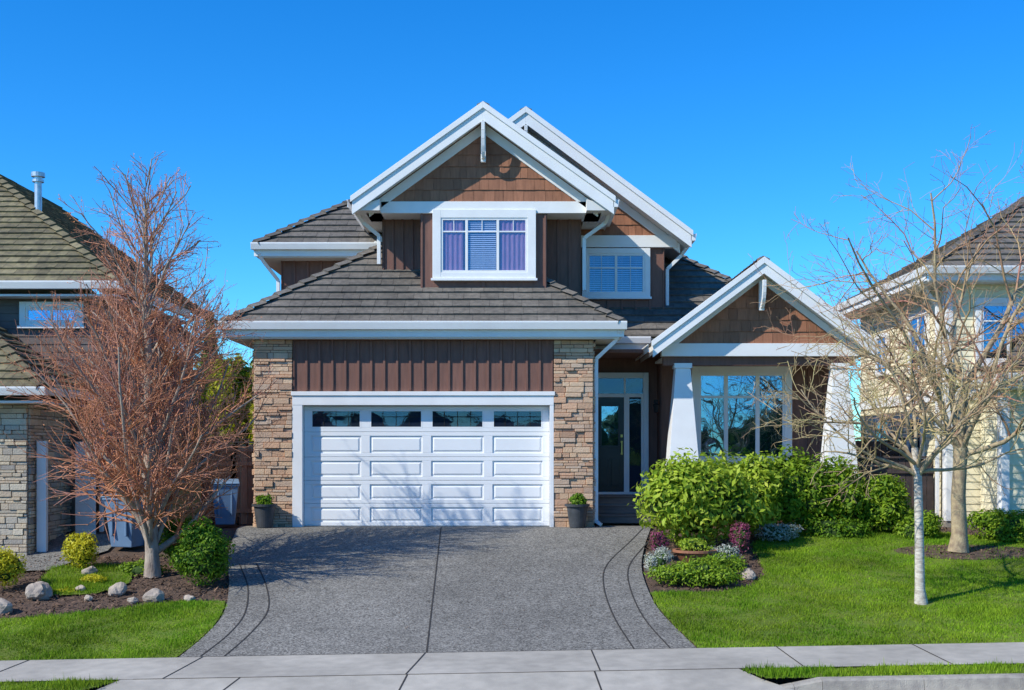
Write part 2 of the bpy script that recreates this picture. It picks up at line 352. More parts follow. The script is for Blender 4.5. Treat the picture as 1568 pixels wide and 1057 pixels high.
drape('neighbour_driveway',[(-16,-4.3),(-7.9,-3.5),(-7.3,-2.2),(-7.4,-1.0),(-16,-1.0)],.01,M['agg'])
ringc=(8.1,-2.55); RX,RY=1.25,.62
def inring(x,y): return ((x-ringc[0])/RX)**2+((y-ringc[1])/RY)**2
drape('tree_bed_mulch',[(ringc[0]+RX*math.cos(t)*(1+.08*math.sin(3*t)),ringc[1]+RY*math.sin(t)) for t in np.linspace(0,2*math.pi,28)[:-1]],.008,M['mulch'])
def inpoly(x,y,poly):
    c=np.zeros(len(x),bool)
    for (x0,y0),(x1,y1) in zip(poly,poly[1:]+poly[:1]):
        if y0==y1: continue
        k=((y0>y)!=(y1>y))&(x<(x1-x0)*(y-y0)/(y1-y0)+x0); c^=k
    return c
def grass(name,poly,dens,hmin,hmax,parent=None):
    px=[p[0] for p in poly];py=[p[1] for p in poly]; xa,xb=max(min(px)-.03,-11),min(max(px)+.03,12); ya,yb=min(py),max(py)
    n=int((xb-xa)*(yb-ya)*dens); x=rng.uniform(xa,xb,n);y=rng.uniform(ya-.02,yb+.02,n)
    cl=np.sin(x*5.1+np.sin(y*4.3)*1.7)*np.sin(y*6.7+np.cos(x*3.9)*1.5)
    cl2=np.sin(x*1.9+np.sin(y*1.3+1)*2)*np.sin(y*2.3+np.cos(x*1.1)*2)
    jx=x+rng.normal(0,.035,n); jy=y+rng.normal(0,.03,n)
    k=inpoly(jx,jy,poly)&(rng.random(n)<.72+.20*cl+.10*cl2)
    k&=(inring(x,y)>1+rng.normal(0,.18,n))|(rng.random(n)<.14)
    k&=((x-6.12)**2+(y+5.95)**2>.04)
    x=x[k];y=y[k];cl=cl[k];cl2=cl2[k];n=len(x); z=H(x,y)
    h=rng.uniform(hmin,hmax,n)*(1+.35*cl+.25*cl2); tall=rng.random(n)<.02; h[tall]*=1.8
    a=rng.uniform(0,math.pi*2,n); w=rng.uniform(.004,.009,n)
    lx=rng.normal(0,.018,n);ly=rng.normal(0,.018,n)
    V=np.empty((n,3,3)); V[:,0]=np.stack([x-np.cos(a)*w,y-np.sin(a)*w,z],-1);V[:,1]=np.stack([x+np.cos(a)*w,y+np.sin(a)*w,z],-1);V[:,2]=np.stack([x+lx,y+ly,z+h],-1)
    fast(name,V.reshape(-1,3),np.arange(3*n).reshape(-1,3),M['blade'],parent)
grass('lawn_grass',LL,4200,.02,.055);grass('lawn_grass',LP,3500,.03,.07);grass('lawn_grass',LR,3600,.02,.055)
grass('verge_grass_blades',VR,4500,.03,.07);grass('verge_grass_blades',VL,4500,.03,.07)
n=11000; x=np.concatenate([rng.uniform(-11,-4.4,n//2),rng.uniform(2.2,9.5,n//2)]);y=np.concatenate([rng.uniform(-6.3,-2.5,n//2),rng.uniform(-5.2,-.2,n//2)])
inl=inpoly(x,y,LL)|inpoly(x,y,LR)|inpoly(x,y,LP)|inpoly(x,y,dr+dl[::-1]); inl&=~(inring(x,y)<1)
x=x[~inl];y=y[~inl];n=len(x);z=H(x,y)+.0; z[inring(x,y)<1]+=.01
m_=420; ex=rng.uniform(-4.6,2.3,m_); ey=rng.uniform(-7.9,-.2,m_); zz=H(ex,ey)+.014
x=np.concatenate([x,ex]);y=np.concatenate([y,ey]);z=np.concatenate([z,zz]); n=len(x)
a=rng.uniform(0,6.28,n);l=rng.uniform(.012,.04,n);l[-m_:]*=.5;w=l*.4;t=rng.uniform(-.015,.025,n);t[-m_:]=.004
V=np.empty((n,4,3))
for i,(s1,s2) in enumerate(((-1,-1),(1,-1),(1,1),(-1,1))):
    V[:,i]=np.stack([x+np.cos(a)*l*s1-np.sin(a)*w*s2,y+np.sin(a)*l*s1+np.cos(a)*w*s2,z+.007+t*s1],-1)
fast('mulch_chips',V.reshape(-1,3),np.arange(4*n).reshape(-1,4),M['chip'])
# ------------------------------------------------------------------ house
house=empty('suburban_house')
rf=B(); wt=B(); sf=B(); br=B(); sh=B(); dk=B()
def gable(rf,wt,sf,xc,zc,hl,hr,y0,y1,p,bh=.36,slab=.26):
    for s,h in((1,hr),(-1,hl)):
        L=math.hypot(h,h*p); c=h/L; sn=h*p/L; ze=zc-h*p
        if s==1: tiles(rf,(xc+h,y0+.03,ze),(0,1,0),(-c,0,sn),[(0,0),(y1-y0-.03,0),(y1-y0-.03,L),(0,L)])
        else: tiles(rf,(xc-h,y1,ze),(0,-1,0),(c,0,sn),[(0,0),(y1-y0-.03,0),(y1-y0-.03,L),(0,L)])
        q=[(xc,zc-.012),(xc+s*h,ze-.012),(xc+s*h,ze-slab),(xc,zc-slab)]
        sf.extr(q,y0+.04,y1)
        q=[(xc,zc+.03),(xc+s*(h+.02),ze+.03),(xc+s*(h+.02),ze+.03-bh),(xc,zc+.03-bh)]
        wt.extr(q,y0-.02,y0+.037)
        q=[(xc,zc+.065),(xc+s*(h+.05),ze+.055),(xc+s*(h+.05),ze-.065),(xc,zc-.065)]
        wt.extr(q,y0-.055,y0-.023)
        gx=xc+s*(h+.055)
        wt.extr([(gx-.055,ze-.01),(gx+s*.075+.0,ze-.01),(gx+s*.045,ze-.16),(gx-.055,ze-.16)],y0-.02,y1-.1)
    caps(rf,(xc,y0+.06,zc+.02),(xc,y1,zc+.02))
def raketrim(wt,xc,zc,h,p,y,w):
    for s in(1,-1): wt.extr([(xc,zc),(xc+s*h,zc-p*h),(xc+s*h,zc-p*h-w),(xc,zc-w)],y-.03,y+.03)
def brace(wt,x,y,z0,z1,w=.1,dep=.36):
    wt.box(x-w/2,x+w/2,y-.06-.001,y+.04,z0,z1)
    pts=[]
    for i in range(7):
        t=i/6; pts.append((x,y-.06-dep*math.sin(t*math.pi/2),z0+.08+(z1-z0-.1)*(1-math.cos(t*math.pi/2))))
    for a,c in zip(pts[:-1],pts[1:]): wt.beam(a,c,w*.8,.07,up=(1,0,0))
def battens(b,x0,x1,z0,z1,y,sp=.27,w=.05):
    n=max(1,round((x1-x0)/sp))
    for i in range(n+1):
        x=x0+(x1-x0)*i/n; b.box(max(x-w/2,x0),min(x+w/2,x1),y-.030,y+.01,z0,z1)
gl=B(); gl2=B(); gl3=B(); bl=B(); ct=B(); sash=B()
def window(x0,x1,z0,z1,y,trim,vs,hs,glass,blinds=None,curt=None,mun=.03,trimw=None,hv=None):
    tw=trimw or wt
    t=trim
    if t:
        tw.box(x0-t,x0,y-.07,y+.01,z0-t,z1+t); tw.box(x1,x1+t,y-.07,y+.01,z0-t,z1+t)
        tw.box(x0,x1,y-.068,y+.01,z1,z1+t); tw.box(x0,x1,y-.068,y+.01,z0-t,z0)
        tw.box(x0-t-.03,x1+t+.03,y-.10,y-.071,z0-t-.0,z0-t+.05)
    s=.045
    tw.box(x0,x0+s,y-.055,y+.01,z0,z1);tw.box(x1-s,x1,y-.055,y+.01,z0,z1)
    tw.box(x0+s,x1-s,y-.054,y+.01,z0,z0+s);tw.box(x0+s,x1-s,y-.054,y+.01,z1-s,z1)
    for v in vs: tw.box(v-mun*.9,v+mun*.9,y-.052,y-.01,z0+s,z1-s)
    for h in hs: tw.box(x0+s,x1-s,y-.049,y-.012,h-mun/2,h+mun/2)
    for (xa,xb,za,zb) in (hv or []): tw.box(xa,xb,y-.047,y-.03,za,zb)
    glass.box(x0+s,x1-s,y-.036,y-.034,z0+s,z1-s)
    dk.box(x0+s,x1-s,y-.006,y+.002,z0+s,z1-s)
    if blinds:
        xa,xb,za,zb=blinds; z=za
        while z<zb:
            bl.add([(xa,y-.026,z),(xb,y-.026,z),(xb,y-.012,z+.026),(xa,y-.012,z+.026)],[(0,1,2,3)]); z+=.042
    for c in(curt or []):
        xa,xb=c; n=int((xb-xa)/.02)
        vs_=[]
        for i in range(n+1):
            x=xa+(xb-xa)*i/n; yy=y-.018+.008*math.sin(i*1.3)
            vs_+=[(x,yy,z0+s),(x,yy,z1-s)]
        ct.add(vs_,[(2*i,2*i+2,2*i+3,2*i+1) for i in range(n)])
core=B()
core.box(-5.12,1.61,.32,6,0,3.74)
core.box(-5.12,-4.37,.0,.32,0,3.74); core.box(.84,1.61,.0,.32,0,3.74); core.box(-4.37,.84,.0,.32,2.50,3.74)
st=B(); mo=B()
for a,c in((-5.12,-4.36),(.83,1.61)):
    stones(st,a,c,.0,3.73,-.02)
    mo.box(a+.01,c-.01,-.022,-.003,0,3.73)
stones(st,0,.5,0,3.73,1.61,axis='x',sgn=1); 
stones(st,0,.5,0,3.73,-5.12,axis='x',sgn=-1)
battens(br,-4.34,.81,2.72,3.74,-.012,.262,.045)
br.box(-4.36,.83,-.012,-.002,2.70,3.74)
wt.box(-4.36,.83,-.06,.12,2.43,2.62); wt.box(-4.38,.85,-.085,-.0,2.62,2.70)
wt.box(-4.36,-4.16,-.055,.14,0,2.43); wt.box(.75,.83,-.055,.14,0,2.43)
gd=B(); gw=B(); x0,x1=-4.16,.75
gd.box(x0,x1,.17,.20,0,2.43)
cw=(x1-x0)/4
rowz=[.02,.47,.93,1.40,1.90,2.42]
for j in range(5):
    za,zb=rowz[j]+.004,rowz[j+1]-.004
    hr_=.075
    gd.box(x0,x1,.148,.17,za,za+hr_); gd.box(x0,x1,.148,.17,zb-hr_,zb)
    for i in range(5):
        xc=x0+cw*i; a=max(x0,xc-.09);c=min(x1,xc+.09)
        if i==0:c=x0+.14
        if i==4:a=x1-.14
        gd.box(a,c,.148,.17,za+hr_,zb-hr_)
    for i in range(4):
        xa=(x0+.14 if i==0 else x0+cw*i+.09);xb=(x1-.14 if i==3 else x0+cw*(i+1)-.09)
        zc0,zc1=za+hr_,zb-hr_
        if j<4:
            g=.03;k=.028
            A=[(xa+g,zc0+g),(xb-g,zc0+g),(xb-g,zc1-g),(xa+g,zc1-g)]; C=[(xa+g+k,zc0+g+k),(xb-g-k,zc0+g+k),(xb-g-k,zc1-g-k),(xa+g+k,zc1-g-k)]
            gd.add([(x,.169,z) for x,z in A]+[(x,.154,z) for x,z in C],[(4,5,6,7)]+[(q,(q+1)%4,(q+1)%4+4,q+4) for q in range(4)])
        else:
            dk.box(xa+.01,xb-.01,.160,.168,zc0+.01,zc1-.01)
            gl3.box(xa+.02,xb-.02,.154,.156,zc0+.02,zc1-.02)
            gw.box(xa,xb,.146,.16,zc0,zc0+.025);gw.box(xa,xb,.146,.16,zc1-.025,zc1)
            gw.box(xa,xa+.025,.146,.16,zc0+.025,zc1-.025);gw.box(xb-.025,xb,.146,.16,zc0+.025,zc1-.025)
            for q in (.25,.5,.75): 
                xm=xa+(xb-xa)*q; sash.box(xm-.008,xm+.008,.150,.158,zc0+.025,zc1-.025)
            zm=zc0+(zc1-zc0)*.62; sash.box(xa+.025,xb-.025,.151,.157,zm-.008,zm+.008)
gd.build('garage_door',M['door'],house,bevel=.006); gw.build('garage_door_window_frames',M['door'],house)
ye=-.38; ze=4.03; P=.70
XL,XR=-5.66,2.17
def gutterx(xa,xb,y,z,h=.14):
    wt.extrx([(y+.06,z),(y-.07,z),(y-.07,z-.03),(y-.035,z-h+.01),(y+.06,z-h+.01)],xa,xb)
    wt.box(xa+.05,xb-.05,y+.061,y+.10,z-h-.13,z-.02)
gutterx(XL-.08,XR+.08,ye,ze+.03,.17)
sf.box(XL+.06,XR-.06,ye+.101,.0-.06,ze-.30,ze-.26)
for xx,s in((XL,-1),(XR,1)):
    wt.extr([(xx,ze+.03),(xx+s*.08,ze+.03),(xx+s*.05,ze-.14),(xx,ze-.14)],ye+.05,3.2)
    wt.box(min(xx,xx-s*.04),max(xx,xx-s*.04),ye+.1,3.2,ze-.27,ze-.02)
sf.box(XL+.04,-5.12-.06,-.059,3.1,ze-.30,ze-.26); sf.box(1.68,XR-.04,-.059,2.4,ze-.30,ze-.26)
t=2.95; c=1/math.hypot(1,P); s_=P*c; L=t/c
tiles(rf,(XL,ye,ze),(1,0,0),(0,c,s_),[(0,0),(XR-XL,0),(XR-XL-t,L),(t,L)])
tiles(rf,(XL,3.3,ze),(0,-1,0),(c,0,s_),[(0,0),(3.3-ye,0),(3.3-ye-t,L),(0,L)])
tiles(rf,(XR,ye,ze),(0,1,0),(-c,0,s_),[(0,0),(4.3,0),(4.3,L),(t,L)])
caps(rf,(XL,ye,ze+.03),(XL+t,ye+t,ze+P*t+.03)); caps(rf,(XR,ye,ze+.03),(XR-t,ye+t,ze+P*t+.03))
core.box(-2.74,1.46,1.45,6,3.9,6.5)
core.box(-1.88,.72,.82,1.45,4.2,6.6)
battens(br,-2.72,-1.9,4.6,6.4,1.45,.21,.05); battens(br,.74,1.45,4.6,6.4,1.45,.21,.05)
battens(br,-1.87,.70,4.6,6.4,.82,1.29,.07)
xg=-.585; zg=8.52
gable(rf,wt,sf,xg,zg,2.63,2.63,.42,5.5,.725,bh=.34,slab=.24)
wt.box(-3.0,1.84,.76,1.7,6.40,6.64)
tiles(sh,(0,.80,6.64),(1,0,0),(0,0,1),[(xg-2.3,0),(xg+2.3,0),(xg,2.3*.725)],course=.24,tw=.19,th=.022,jit=.003,edge=.006)
raketrim(wt,xg,zg-.27,2.35,.725,.79,.22)
for s in(-1,1):
    sf.extr([(xg+s*2.10,6.63),(xg+s*2.60,6.46),(xg+s*2.60,6.40),(xg+s*2.10,6.40)] ,.47,5)
brace(wt,xg,.68,7.42,8.2,dep=.24)
window(-1.46,.32,5.18,6.30,.80,.17,[-.93,-.29],[6.02],gl,blinds=(-.93,-.33,5.24,6.26),curt=[(-1.42,-1.0),(-.24,.28)],hv=[(-1.2,-1.185,6.03,6.26),(-.62,-.605,6.03,6.26),(0.02,.035,6.03,6.26)])
x2=.30;z2=8.87
gable(rf,wt,sf,x2,z2,2.6,3.55,2.0,8,.75,bh=.34,slab=.24)
core.box(-1.5,3.37,2.62,8,3.9,6.2)
wt.box(1.47,3.62,2.53,2.72,6.0,6.26)
tiles(sh,(0,2.60,6.26),(1,0,0),(0,0,1),[(x2-3,0),(x2+3.15,0),(x2,3.15*.75)],course=.24,tw=.19,th=.022,jit=.003,edge=.006)
raketrim(wt,x2,z2-.25,3.4,.75,2.59,.2)
core.extr([(x2-3,6.2),(x2+3.1,6.2),(x2,6.2+3.1*.75)],2.62,3)
core.extr([(xg-2.2,6.5),(xg+2.2,6.5),(xg,6.5+2.2*.725)],.83,1.2)
brace(wt,x2,2.4,8.0,8.55)
battens(br,1.5,3.35,4.0,6.0,2.62,.31,.04)
window(1.66,2.92,4.98,5.86,2.60,.12,[2.29,],[5.55],gl,blinds=(1.7,2.88,5.02,5.82),hv=[(1.96,1.972,5.03,5.82),(2.6,2.612,5.03,5.82)])
core.box(-5.2,-1,3.2,9.5,3,6.0)
ym=2.6; zm=6.08
gutterx(-5.75,-2.9,ym,zm+.03,.16)
sf.box(-5.6,-2.8,ym+.101,3.2,zm-.28,zm-.24)
wt.extr([(-5.67,zm+.03),(-5.75,zm+.03),(-5.72,zm-.13),(-5.67,zm-.13)],ym+.06,9.8); wt.box(-5.669,-5.63,ym+.101,9.8,zm-.26,zm)
sf.box(-5.629,-5.2,3.2,9.7,zm-.279,zm-.24)
t=4.0;L=t/c
tiles(rf,(-5.67,ym,zm),(1,0,0),(0,c,s_),[(0,0),(5.2,0),(5.2,L),(t,L)])
tiles(rf,(-5.67,10,zm),(0,-1,0),(c,0,s_),[(0,0),(10-ym,0),(10-ym-t,L),(0,L)])
caps(rf,(-5.67,ym,zm+.03),(-1.67,ym+t,zm+P*t+.03))
battens(br,-5.2,-2.8,4,5.8,3.2,.3,.05)
core.box(1.61,3.2,2.62,9,.55,4.3)
core.box(3.2,7.15,2.02,9,0,4.0)
core.box(1.45,3.2,.9,2.62,3.55,3.62)
yE=1.6;zE=3.93;t=3.23;L=t/c
tiles(rf,(1.5,yE,zE),(1,0,0),(0,c,s_),[(0,0),(5.64,0),(5.64-t,L),(0,L)])
tiles(rf,(7.14,yE,zE),(0,1,0),(-c,0,s_),[(0,0),(7,0),(7,L),(t,L)])
caps(rf,(7.14,yE,zE+.03),(7.14-t,yE+t,zE+P*t+.03))
gutterx(1.62,2.9,yE-.35,zE-.02,.15)
wt.box(1.62,7.1,yE-.25,yE+.1,zE-.26,zE-.03)
sf.box(1.62,3.3,yE+.1,2.62,zE-.3,zE-.26)
tiles(rf,(1.5,yE-.38,zE-.02),(1,0,0),(0,1,.05),[(0,0),(1.6,0),(1.6,.4),(0,.4)])
battens(br,3.22,7.1,.6,3.7,2.02,.34,.045)
xp=5.03;zp=5.33
gable(rf,wt,sf,xp,zp,2.2,2.2,.08,3.6,.76,bh=.30,slab=.2)
tiles(sh,(0,.50,3.70),(1,0,0),(0,0,1),[(xp-1.95,0),(xp+1.95,0),(xp,1.95*.76)],course=.24,tw=.19,th=.022,jit=.003,edge=.006)
raketrim(wt,xp,zp-.21,2.0,.76,.49,.16)
core.extr([(xp-1.9,3.5),(xp+1.9,3.5),(xp,3.5+1.9*.76)],.53,.9)
wt.box(xp-2.0,xp+2.0,.44,.62,3.44,3.70)
br.box(xp-1.95,xp+1.95,.55,.75,3.26,3.438)
sf.box(xp-1.95,xp+1.95,.751,2.0,3.40,3.44)
brace(wt,xp,.34,4.35,4.95,dep=.24)
core2=B()
def column(xc,y):
    def sq(h,z): return [(xc-h,y-h,z),(xc+h,y-h,z),(xc+h,y+h,z),(xc-h,y+h,z)]
    wt.add(sq(.39,.45)+sq(.30,1.3)+sq(.15,3.2),[(0,3,2,1),(8,9,10,11)]+[(i+k,(i+1)%4+k,(i+1)%4+4+k,i+4+k) for k in(0,4) for i in range(4)])
    wt.box(xc-.18,xc+.18,y-.18,y+.18,3.2,3.30)
    core2.box(xc-.44,xc+.44,y-.44,y+.44,-.3,.45)
column(3.47,.62);column(6.66,.62)
core2.build('column_plinths',M['stone'],house)
window(4.02,5.86,1.36,3.18,2.0,.16,[4.60,5.28],[2.68],gl2,blinds=None,mun=.05)
ent=B(); y=2.58
wt.box(1.70,1.84,y-.09,y+.03,.58,3.24);wt.box(2.88,3.0,y-.09,y+.03,.58,3.24);wt.box(1.84,2.88,y-.088,y+.03,3.12,3.24)
wt.box(1.84,2.88,y-.07,y+.03,2.70,2.78); wt.box(2.46,2.54,y-.07,y+.03,.58,2.70); wt.box(1.84,2.88,y-.12,y+.03,.56,.62)
dk.box(1.84,2.88,y-.01,y+.0,2.78,3.12); gl3.box(1.84,2.88,y-.03,y-.028,2.78,3.12)
wt.box(2.46,2.50,y-.05,y-.031,2.78,3.12)
dk.box(2.54,2.88,y-.01,y+.0,.62,2.70); gl3.box(2.58,2.84,y-.03,y-.028,1.2,2.66)
wt.box(2.54,2.58,y-.05,y-.0,.62,2.70);wt.box(2.84,2.88,y-.05,y-.0,.62,2.70)
ent.box(1.84,2.46,y-.045,y,.62,2.70)
for (xa,xb,za,zb) in((1.93,2.12,.75,1.35),(2.18,2.37,.75,1.35)): ent.box(xa,xb,y-.06,y-.045,za,zb)
ent.box(1.92,2.38,y-.062,y-.045,1.58,1.64);ent.box(1.92,2.38,y-.062,y-.045,2.5,2.56);ent.box(1.92,1.97,y-.062,y-.045,1.64,2.5);ent.box(2.33,2.38,y-.062,y-.045,1.64,2.5)
ent.build('entry_door',M['doorblk'],house,bevel=.006)
gl2.box(1.97,2.33,y-.052,y-.048,1.64,2.5)
hd=B(); hd.beam((2.41,y-.09,1.45),(2.41,y-.09,1.72),.025); hd.box(2.39,2.43,y-.085,y-.045,1.44,1.48);hd.box(2.39,2.43,y-.085,y-.045,1.70,1.74); hd.box(2.385,2.435,y-.07,y-.045,1.82,1.88)
hd.build('door_handle',M['brass'],house)
pf=B()
pf.box(1.62,7.1,1.35,2.6,.40,.55); pf.box(3.0,7.1,.2,1.35,.40,.549)
pf.box(1.63,2.99,.95,1.349,.22,.37); pf.box(1.63,2.99,.55,.949,.05,.19)
for i in range(9):pf.box(1.63,2.98,1.30+.145*i,1.43+.145*i,.551,.568)
for zz,yy in((.37,.93),(.19,.53)):
    pf.box(1.63,2.985,yy,yy+.19,zz,zz+.022);pf.box(1.63,2.985,yy+.2,yy+.4,zz,zz+.022)
pf.build('porch_floor_steps',M['porchwood'],house,bevel=.004)
wl=B(); wl.box(3.0,7.1,.2,1.3,-.3,.4); wl.build('porch_base_wall',M['brown'],house)
ln=B(); ln.box(3.05,3.13,1.86,2.0,2.55,2.62); ln.lathe([(.0,.0),(.05,.02),(.06,.16),(.08,.17),(.0,.24)],(3.09,1.88,2.33),10)
ln.build('wall_lantern',M['rubber'],house)
def spout(pts,w=.075): 
    for a,b_ in zip(pts[:-1],pts[1:]): wt.beam(a,b_,w,.06,up=(0,1,0))
spout([(2.12,-.33,3.88),(2.05,-.2,3.70),(1.68,.08,3.36),(1.68,.08,.12),(1.76,-.08,.06)])
spout([(-3.2,.9,6.44),(-3.12,1.2,6.3),(-2.80,1.40,6.05),(-2.80,1.40,5.45)])
spout([(2.02,.9,6.44),(1.95,1.2,6.28),(1.52,1.40,6.0),(1.52,1.40,4.9)])
spout([(3.86,2.5,6.0),(3.75,2.7,5.85),(3.44,2.75,5.55),(3.44,2.75,4.6),(3.62,2.4,4.4)])
spout([(-5.6,2.66,5.88),(-5.5,2.8,5.7),(-5.25,3.1,5.35),(-5.25,3.1,4.2)])
core.build('walls',M['brown'],house); br.build('board_and_batten',M['brown'],house,bevel=.003)
sh.build('gable_shingles',M['shingle'],house,fix=False); rf.build('roof_tiles',M['roof'],house,fix=False)
wt.build('white_trim',M['white'],house,bevel=.006); sf.build('soffits',M['soffit'],house)
st.build('stone_pilasters',M['stone'],house,bevel=.008); mo.build('stone_mortar',M['mortar'],house)
gl.build('upper_window_glass',M['glass'],house); gl2.build('lower_window_glass',M['glass2'],house); gl3.build('garage_window_glass',M['glass3'],house)
bl.build('window_blinds',M['blind'],house,fix=False)
ct.build('window_curtains',M['curtain'],house,fix=False); dk.build('window_interiors',M['dark'],house); sash.build('garage_window_muntins',M['rubber'],house)
# ------------------------------------------------------------------ left neighbour
nb=empty('neighbour_house'); rf=B();wt=B();sf=B();dk=B();gl=B();gl2=B();bl=B();ct=B();wl=B();sd=B()
wl.box(-18,-7.95,-.5,4,-.6,4.5)
tiles(sd,(-18,-.5,2.4),(1,0,0),(0,0,1),[(0,0),(10.05,0),(10.05,2.1),(0,2.1)],course=.15,tw=40,th=.02,jit=0)
tiles(sd,(-7.95,-.5,-.4),(0,1,0),(0,0,1),[(0,0),(4.5,0),(4.5,4.9),(0,4.9)],course=.15,tw=40,th=.02,jit=0)
def gut(wt,xa,xb,y,z,h=.15):
    wt.extrx([(y+.06,z),(y-.07,z),(y-.07,z-.03),(y-.035,z-h),(y+.06,z-h)],xa,xb)
gut(wt,-18,-7.45,-1.0,4.76); sf.box(-18,-7.55,-.93,-.5,4.48,4.52)
wt.extr([(-7.55,4.76),(-7.45,4.76),(-7.48,4.6),(-7.55,4.6)],-.93,4); sf.box(-7.95,-7.56,-.5,4,4.48,4.52)
p=.72;c2=1/math.hypot(1,p);s2=p*c2;t=4.6;L=t/c2
tiles(rf,(-18,-1.0,4.74),(1,0,0),(0,c2,s2),[(0,0),(10.5,0),(10.5-t,L),(0,L)],tw=.22,course=.26)
tiles(rf,(-7.5,-1.0,4.74),(0,1,0),(-c2,0,s2),[(0,0),(9,0),(9,L),(t,L)],tw=.22,course=.26)
caps(rf,(-7.5,-1.0,4.77),(-7.5-t,-1+t,4.77+p*t))
wl.box(-18,-8.62,-2.5,-.5,-.8,2.5)
st2=B(); stones(st2,-14,-8.62,-.75,2.4,-2.52)
stones(st2,-2.5,-.5,-.75,2.4,-8.62,axis='x',sgn=1)
gut(wt,-18,-8.1,-3.0,2.64); sf.box(-18,-8.2,-2.93,-2.53,2.36,2.40)
wt.extr([(-8.2,2.64),(-8.1,2.64),(-8.13,2.5),(-8.2,2.5)],-2.93,-.5); sf.box(-8.61,-8.2,-2.53,-.5,2.36,2.40)
t=2.4;L=t/c2
tiles(rf,(-18,-3.0,2.62),(1,0,0),(0,c2,s2),[(0,0),(9.85,0),(9.85-t,L),(0,L)],tw=.22,course=.26)
tiles(rf,(-8.15,-3.0,2.62),(0,1,0),(-c2,0,s2),[(0,0),(4,0),(4,L),(t,L)],tw=.22,course=.26)
caps(rf,(-8.15,-3.0,2.64),(-8.15-t,-3+t,2.64+p*t))
wt.box(-8.55,-8.38,-2.3,-2.2,-.5,1.7); wt.box(-8.0,-7.93,-.62,-.52,-.4,2.3)
dkx=B(); dkx.box(-8.36,-7.98,-.9,-.85,-.4,1.7)
for k in range(5): dkx.box(-8.34,-8.0,-.91,-.9,-.3+.4*k,.02+.4*k)
dkx.build('side_garage_door',M['white'],nb)
window(-9.45,-8.45,4.02,4.30,-.5,.12,[-8.95],[],gl2,trimw=wt)
wl.box(-16,-8.2,4,7,-.2,3.9)
tiles(sd,(-8.2,4,-.2),(0,1,0),(0,0,1),[(0,0),(3,0),(3,4.1),(0,4.1)],course=.15,tw=40,th=.02,jit=0)
tw_=B(); tiles(tw_,(-12,3.98,-.2),(1,0,0),(0,0,1),[(0,0),(3.8,0),(3.8,4.1),(2.1,5.6),(0,5.6)],course=.15,tw=40,th=.02,jit=0); tw_.build('rear_siding',M['taupe'],nb,fix=False)
p3=.75;c3=1/math.hypot(1,p3)
tiles(rf,(-7.7,3.5,4.05),(0,1,0),(-c3,0,p3*c3),[(0,0),(4,0),(4,4.5),(0,4.5)],tw=.25,course=.28)
wt.extr([(-7.65,4.05),(-11.3,4.05+3.65*.75),(-11.3,3.85+3.65*.75),(-7.65,3.85)],3.4,3.45)
mtp=B(); mtp.lathe([(.075,0),(.075,.80),(.12,.80),(.12,.85),(.085,.85),(.085,.91),(.14,.91),(.14,1.0),(0,1.03)],(-10.05,1.6,6.42),16); 
mtp.build('roof_vent_pipe',M['metal'],nb,smooth=False)
wl.build('walls',M['slate'],nb);sd.build('lap_siding',M['slate'],nb,fix=False);rf.build('roof_tiles',M['roofmoss'],nb,fix=False)
wt.build('white_trim',M['white'],nb,bevel=.005);sf.build('soffits',M['soffit'],nb);st2.build('stone_wall',M['stone2'],nb,bevel=.008)
dk.build('window_interiors',M['dark'],nb);gl2.build('window_glass',M['glass2'],nb)
# ------------------------------------------------------------------ right neighbour
nr=empty('neighbour_house'); rf=B();wt=B();sf=B();dk=B();gl=B();gl2=B();bl=B();ct=B();wl=B();sd=B()
XC=8.26;ZE=5.2;yf=-.0
wl.box(8.85,20,.5,6.6,-.2,4.95)
tiles(sd,(8.85,.5,.15),(1,0,0),(0,0,1),[(0,0),(11,0),(11,4.8),(0,4.8)],course=.15,tw=40,th=.022,jit=0)
tiles(sd,(8.85,6.6,.15),(0,-1,0),(0,0,1),[(0,0),(6.1,0),(6.1,4.8),(0,4.8)],course=.15,tw=40,th=.022,jit=0)
gut(wt,XC-.07,20,yf,ZE,.15); wt.box(XC+.05,20,yf+.061,yf+.10,ZE-.28,ZE-.02)
wt.extr([(XC,ZE),(XC-.08,ZE),(XC-.05,ZE-.15),(XC,ZE-.15)],yf+.05,7); wt.box(XC,XC+.04,yf+.1,7,ZE-.28,ZE-.02)
sf.box(XC+.04,8.85,yf+.1,7,ZE-.30,ZE-.26);sf.box(8.85,20,yf+.1,.5,ZE-.301,ZE-.26)
p=.6;c2=1/math.hypot(1,p);s2=p*c2;t=3.5;L=t/c2
tiles(rf,(XC,yf,ZE-.02),(1,0,0),(0,c2,s2),[(0,0),(11.7,0),(11.7,L),(t,L)])
tiles(rf,(XC,7,ZE-.02),(0,-1,0),(c2,0,s2),[(0,0),(7-yf,0),(7-yf-t,L),(t,L)])
caps(rf,(XC,yf,ZE+.01),(XC+t,yf+t,ZE+.01+p*t))
wt.box(8.79,8.93,.43,.52,.1,4.9);wt.box(8.78,8.85,.52,.62,.1,4.9)
wt.box(8.95,20,.44,.50,2.55,2.78);wt.box(8.80,8.85,.62,6.6,2.55,2.78)
gut(wt,9.2,20,-1.1,3.0,.15);tiles(rf,(9.2,-1.1,2.98),(1,0,0),(0,c2,s2),[(0,0),(11,0),(11,1.85),(1.2,1.85)]); sf.box(9.3,20,-1.0,.44,2.70,2.74); wt.box(9.25,20,-1.03,-1.001,2.72,2.98)
wt.extr([(9.2,3.0),(9.12,3.0),(9.15,2.86),(9.2,2.86)],-1.04,.4)
tiles(sd,(9.5,-.65,.2),(1,0,0),(0,0,1),[(0,0),(10,0),(10,2.5),(0,2.5)],course=.15,tw=40,th=.022,jit=0)
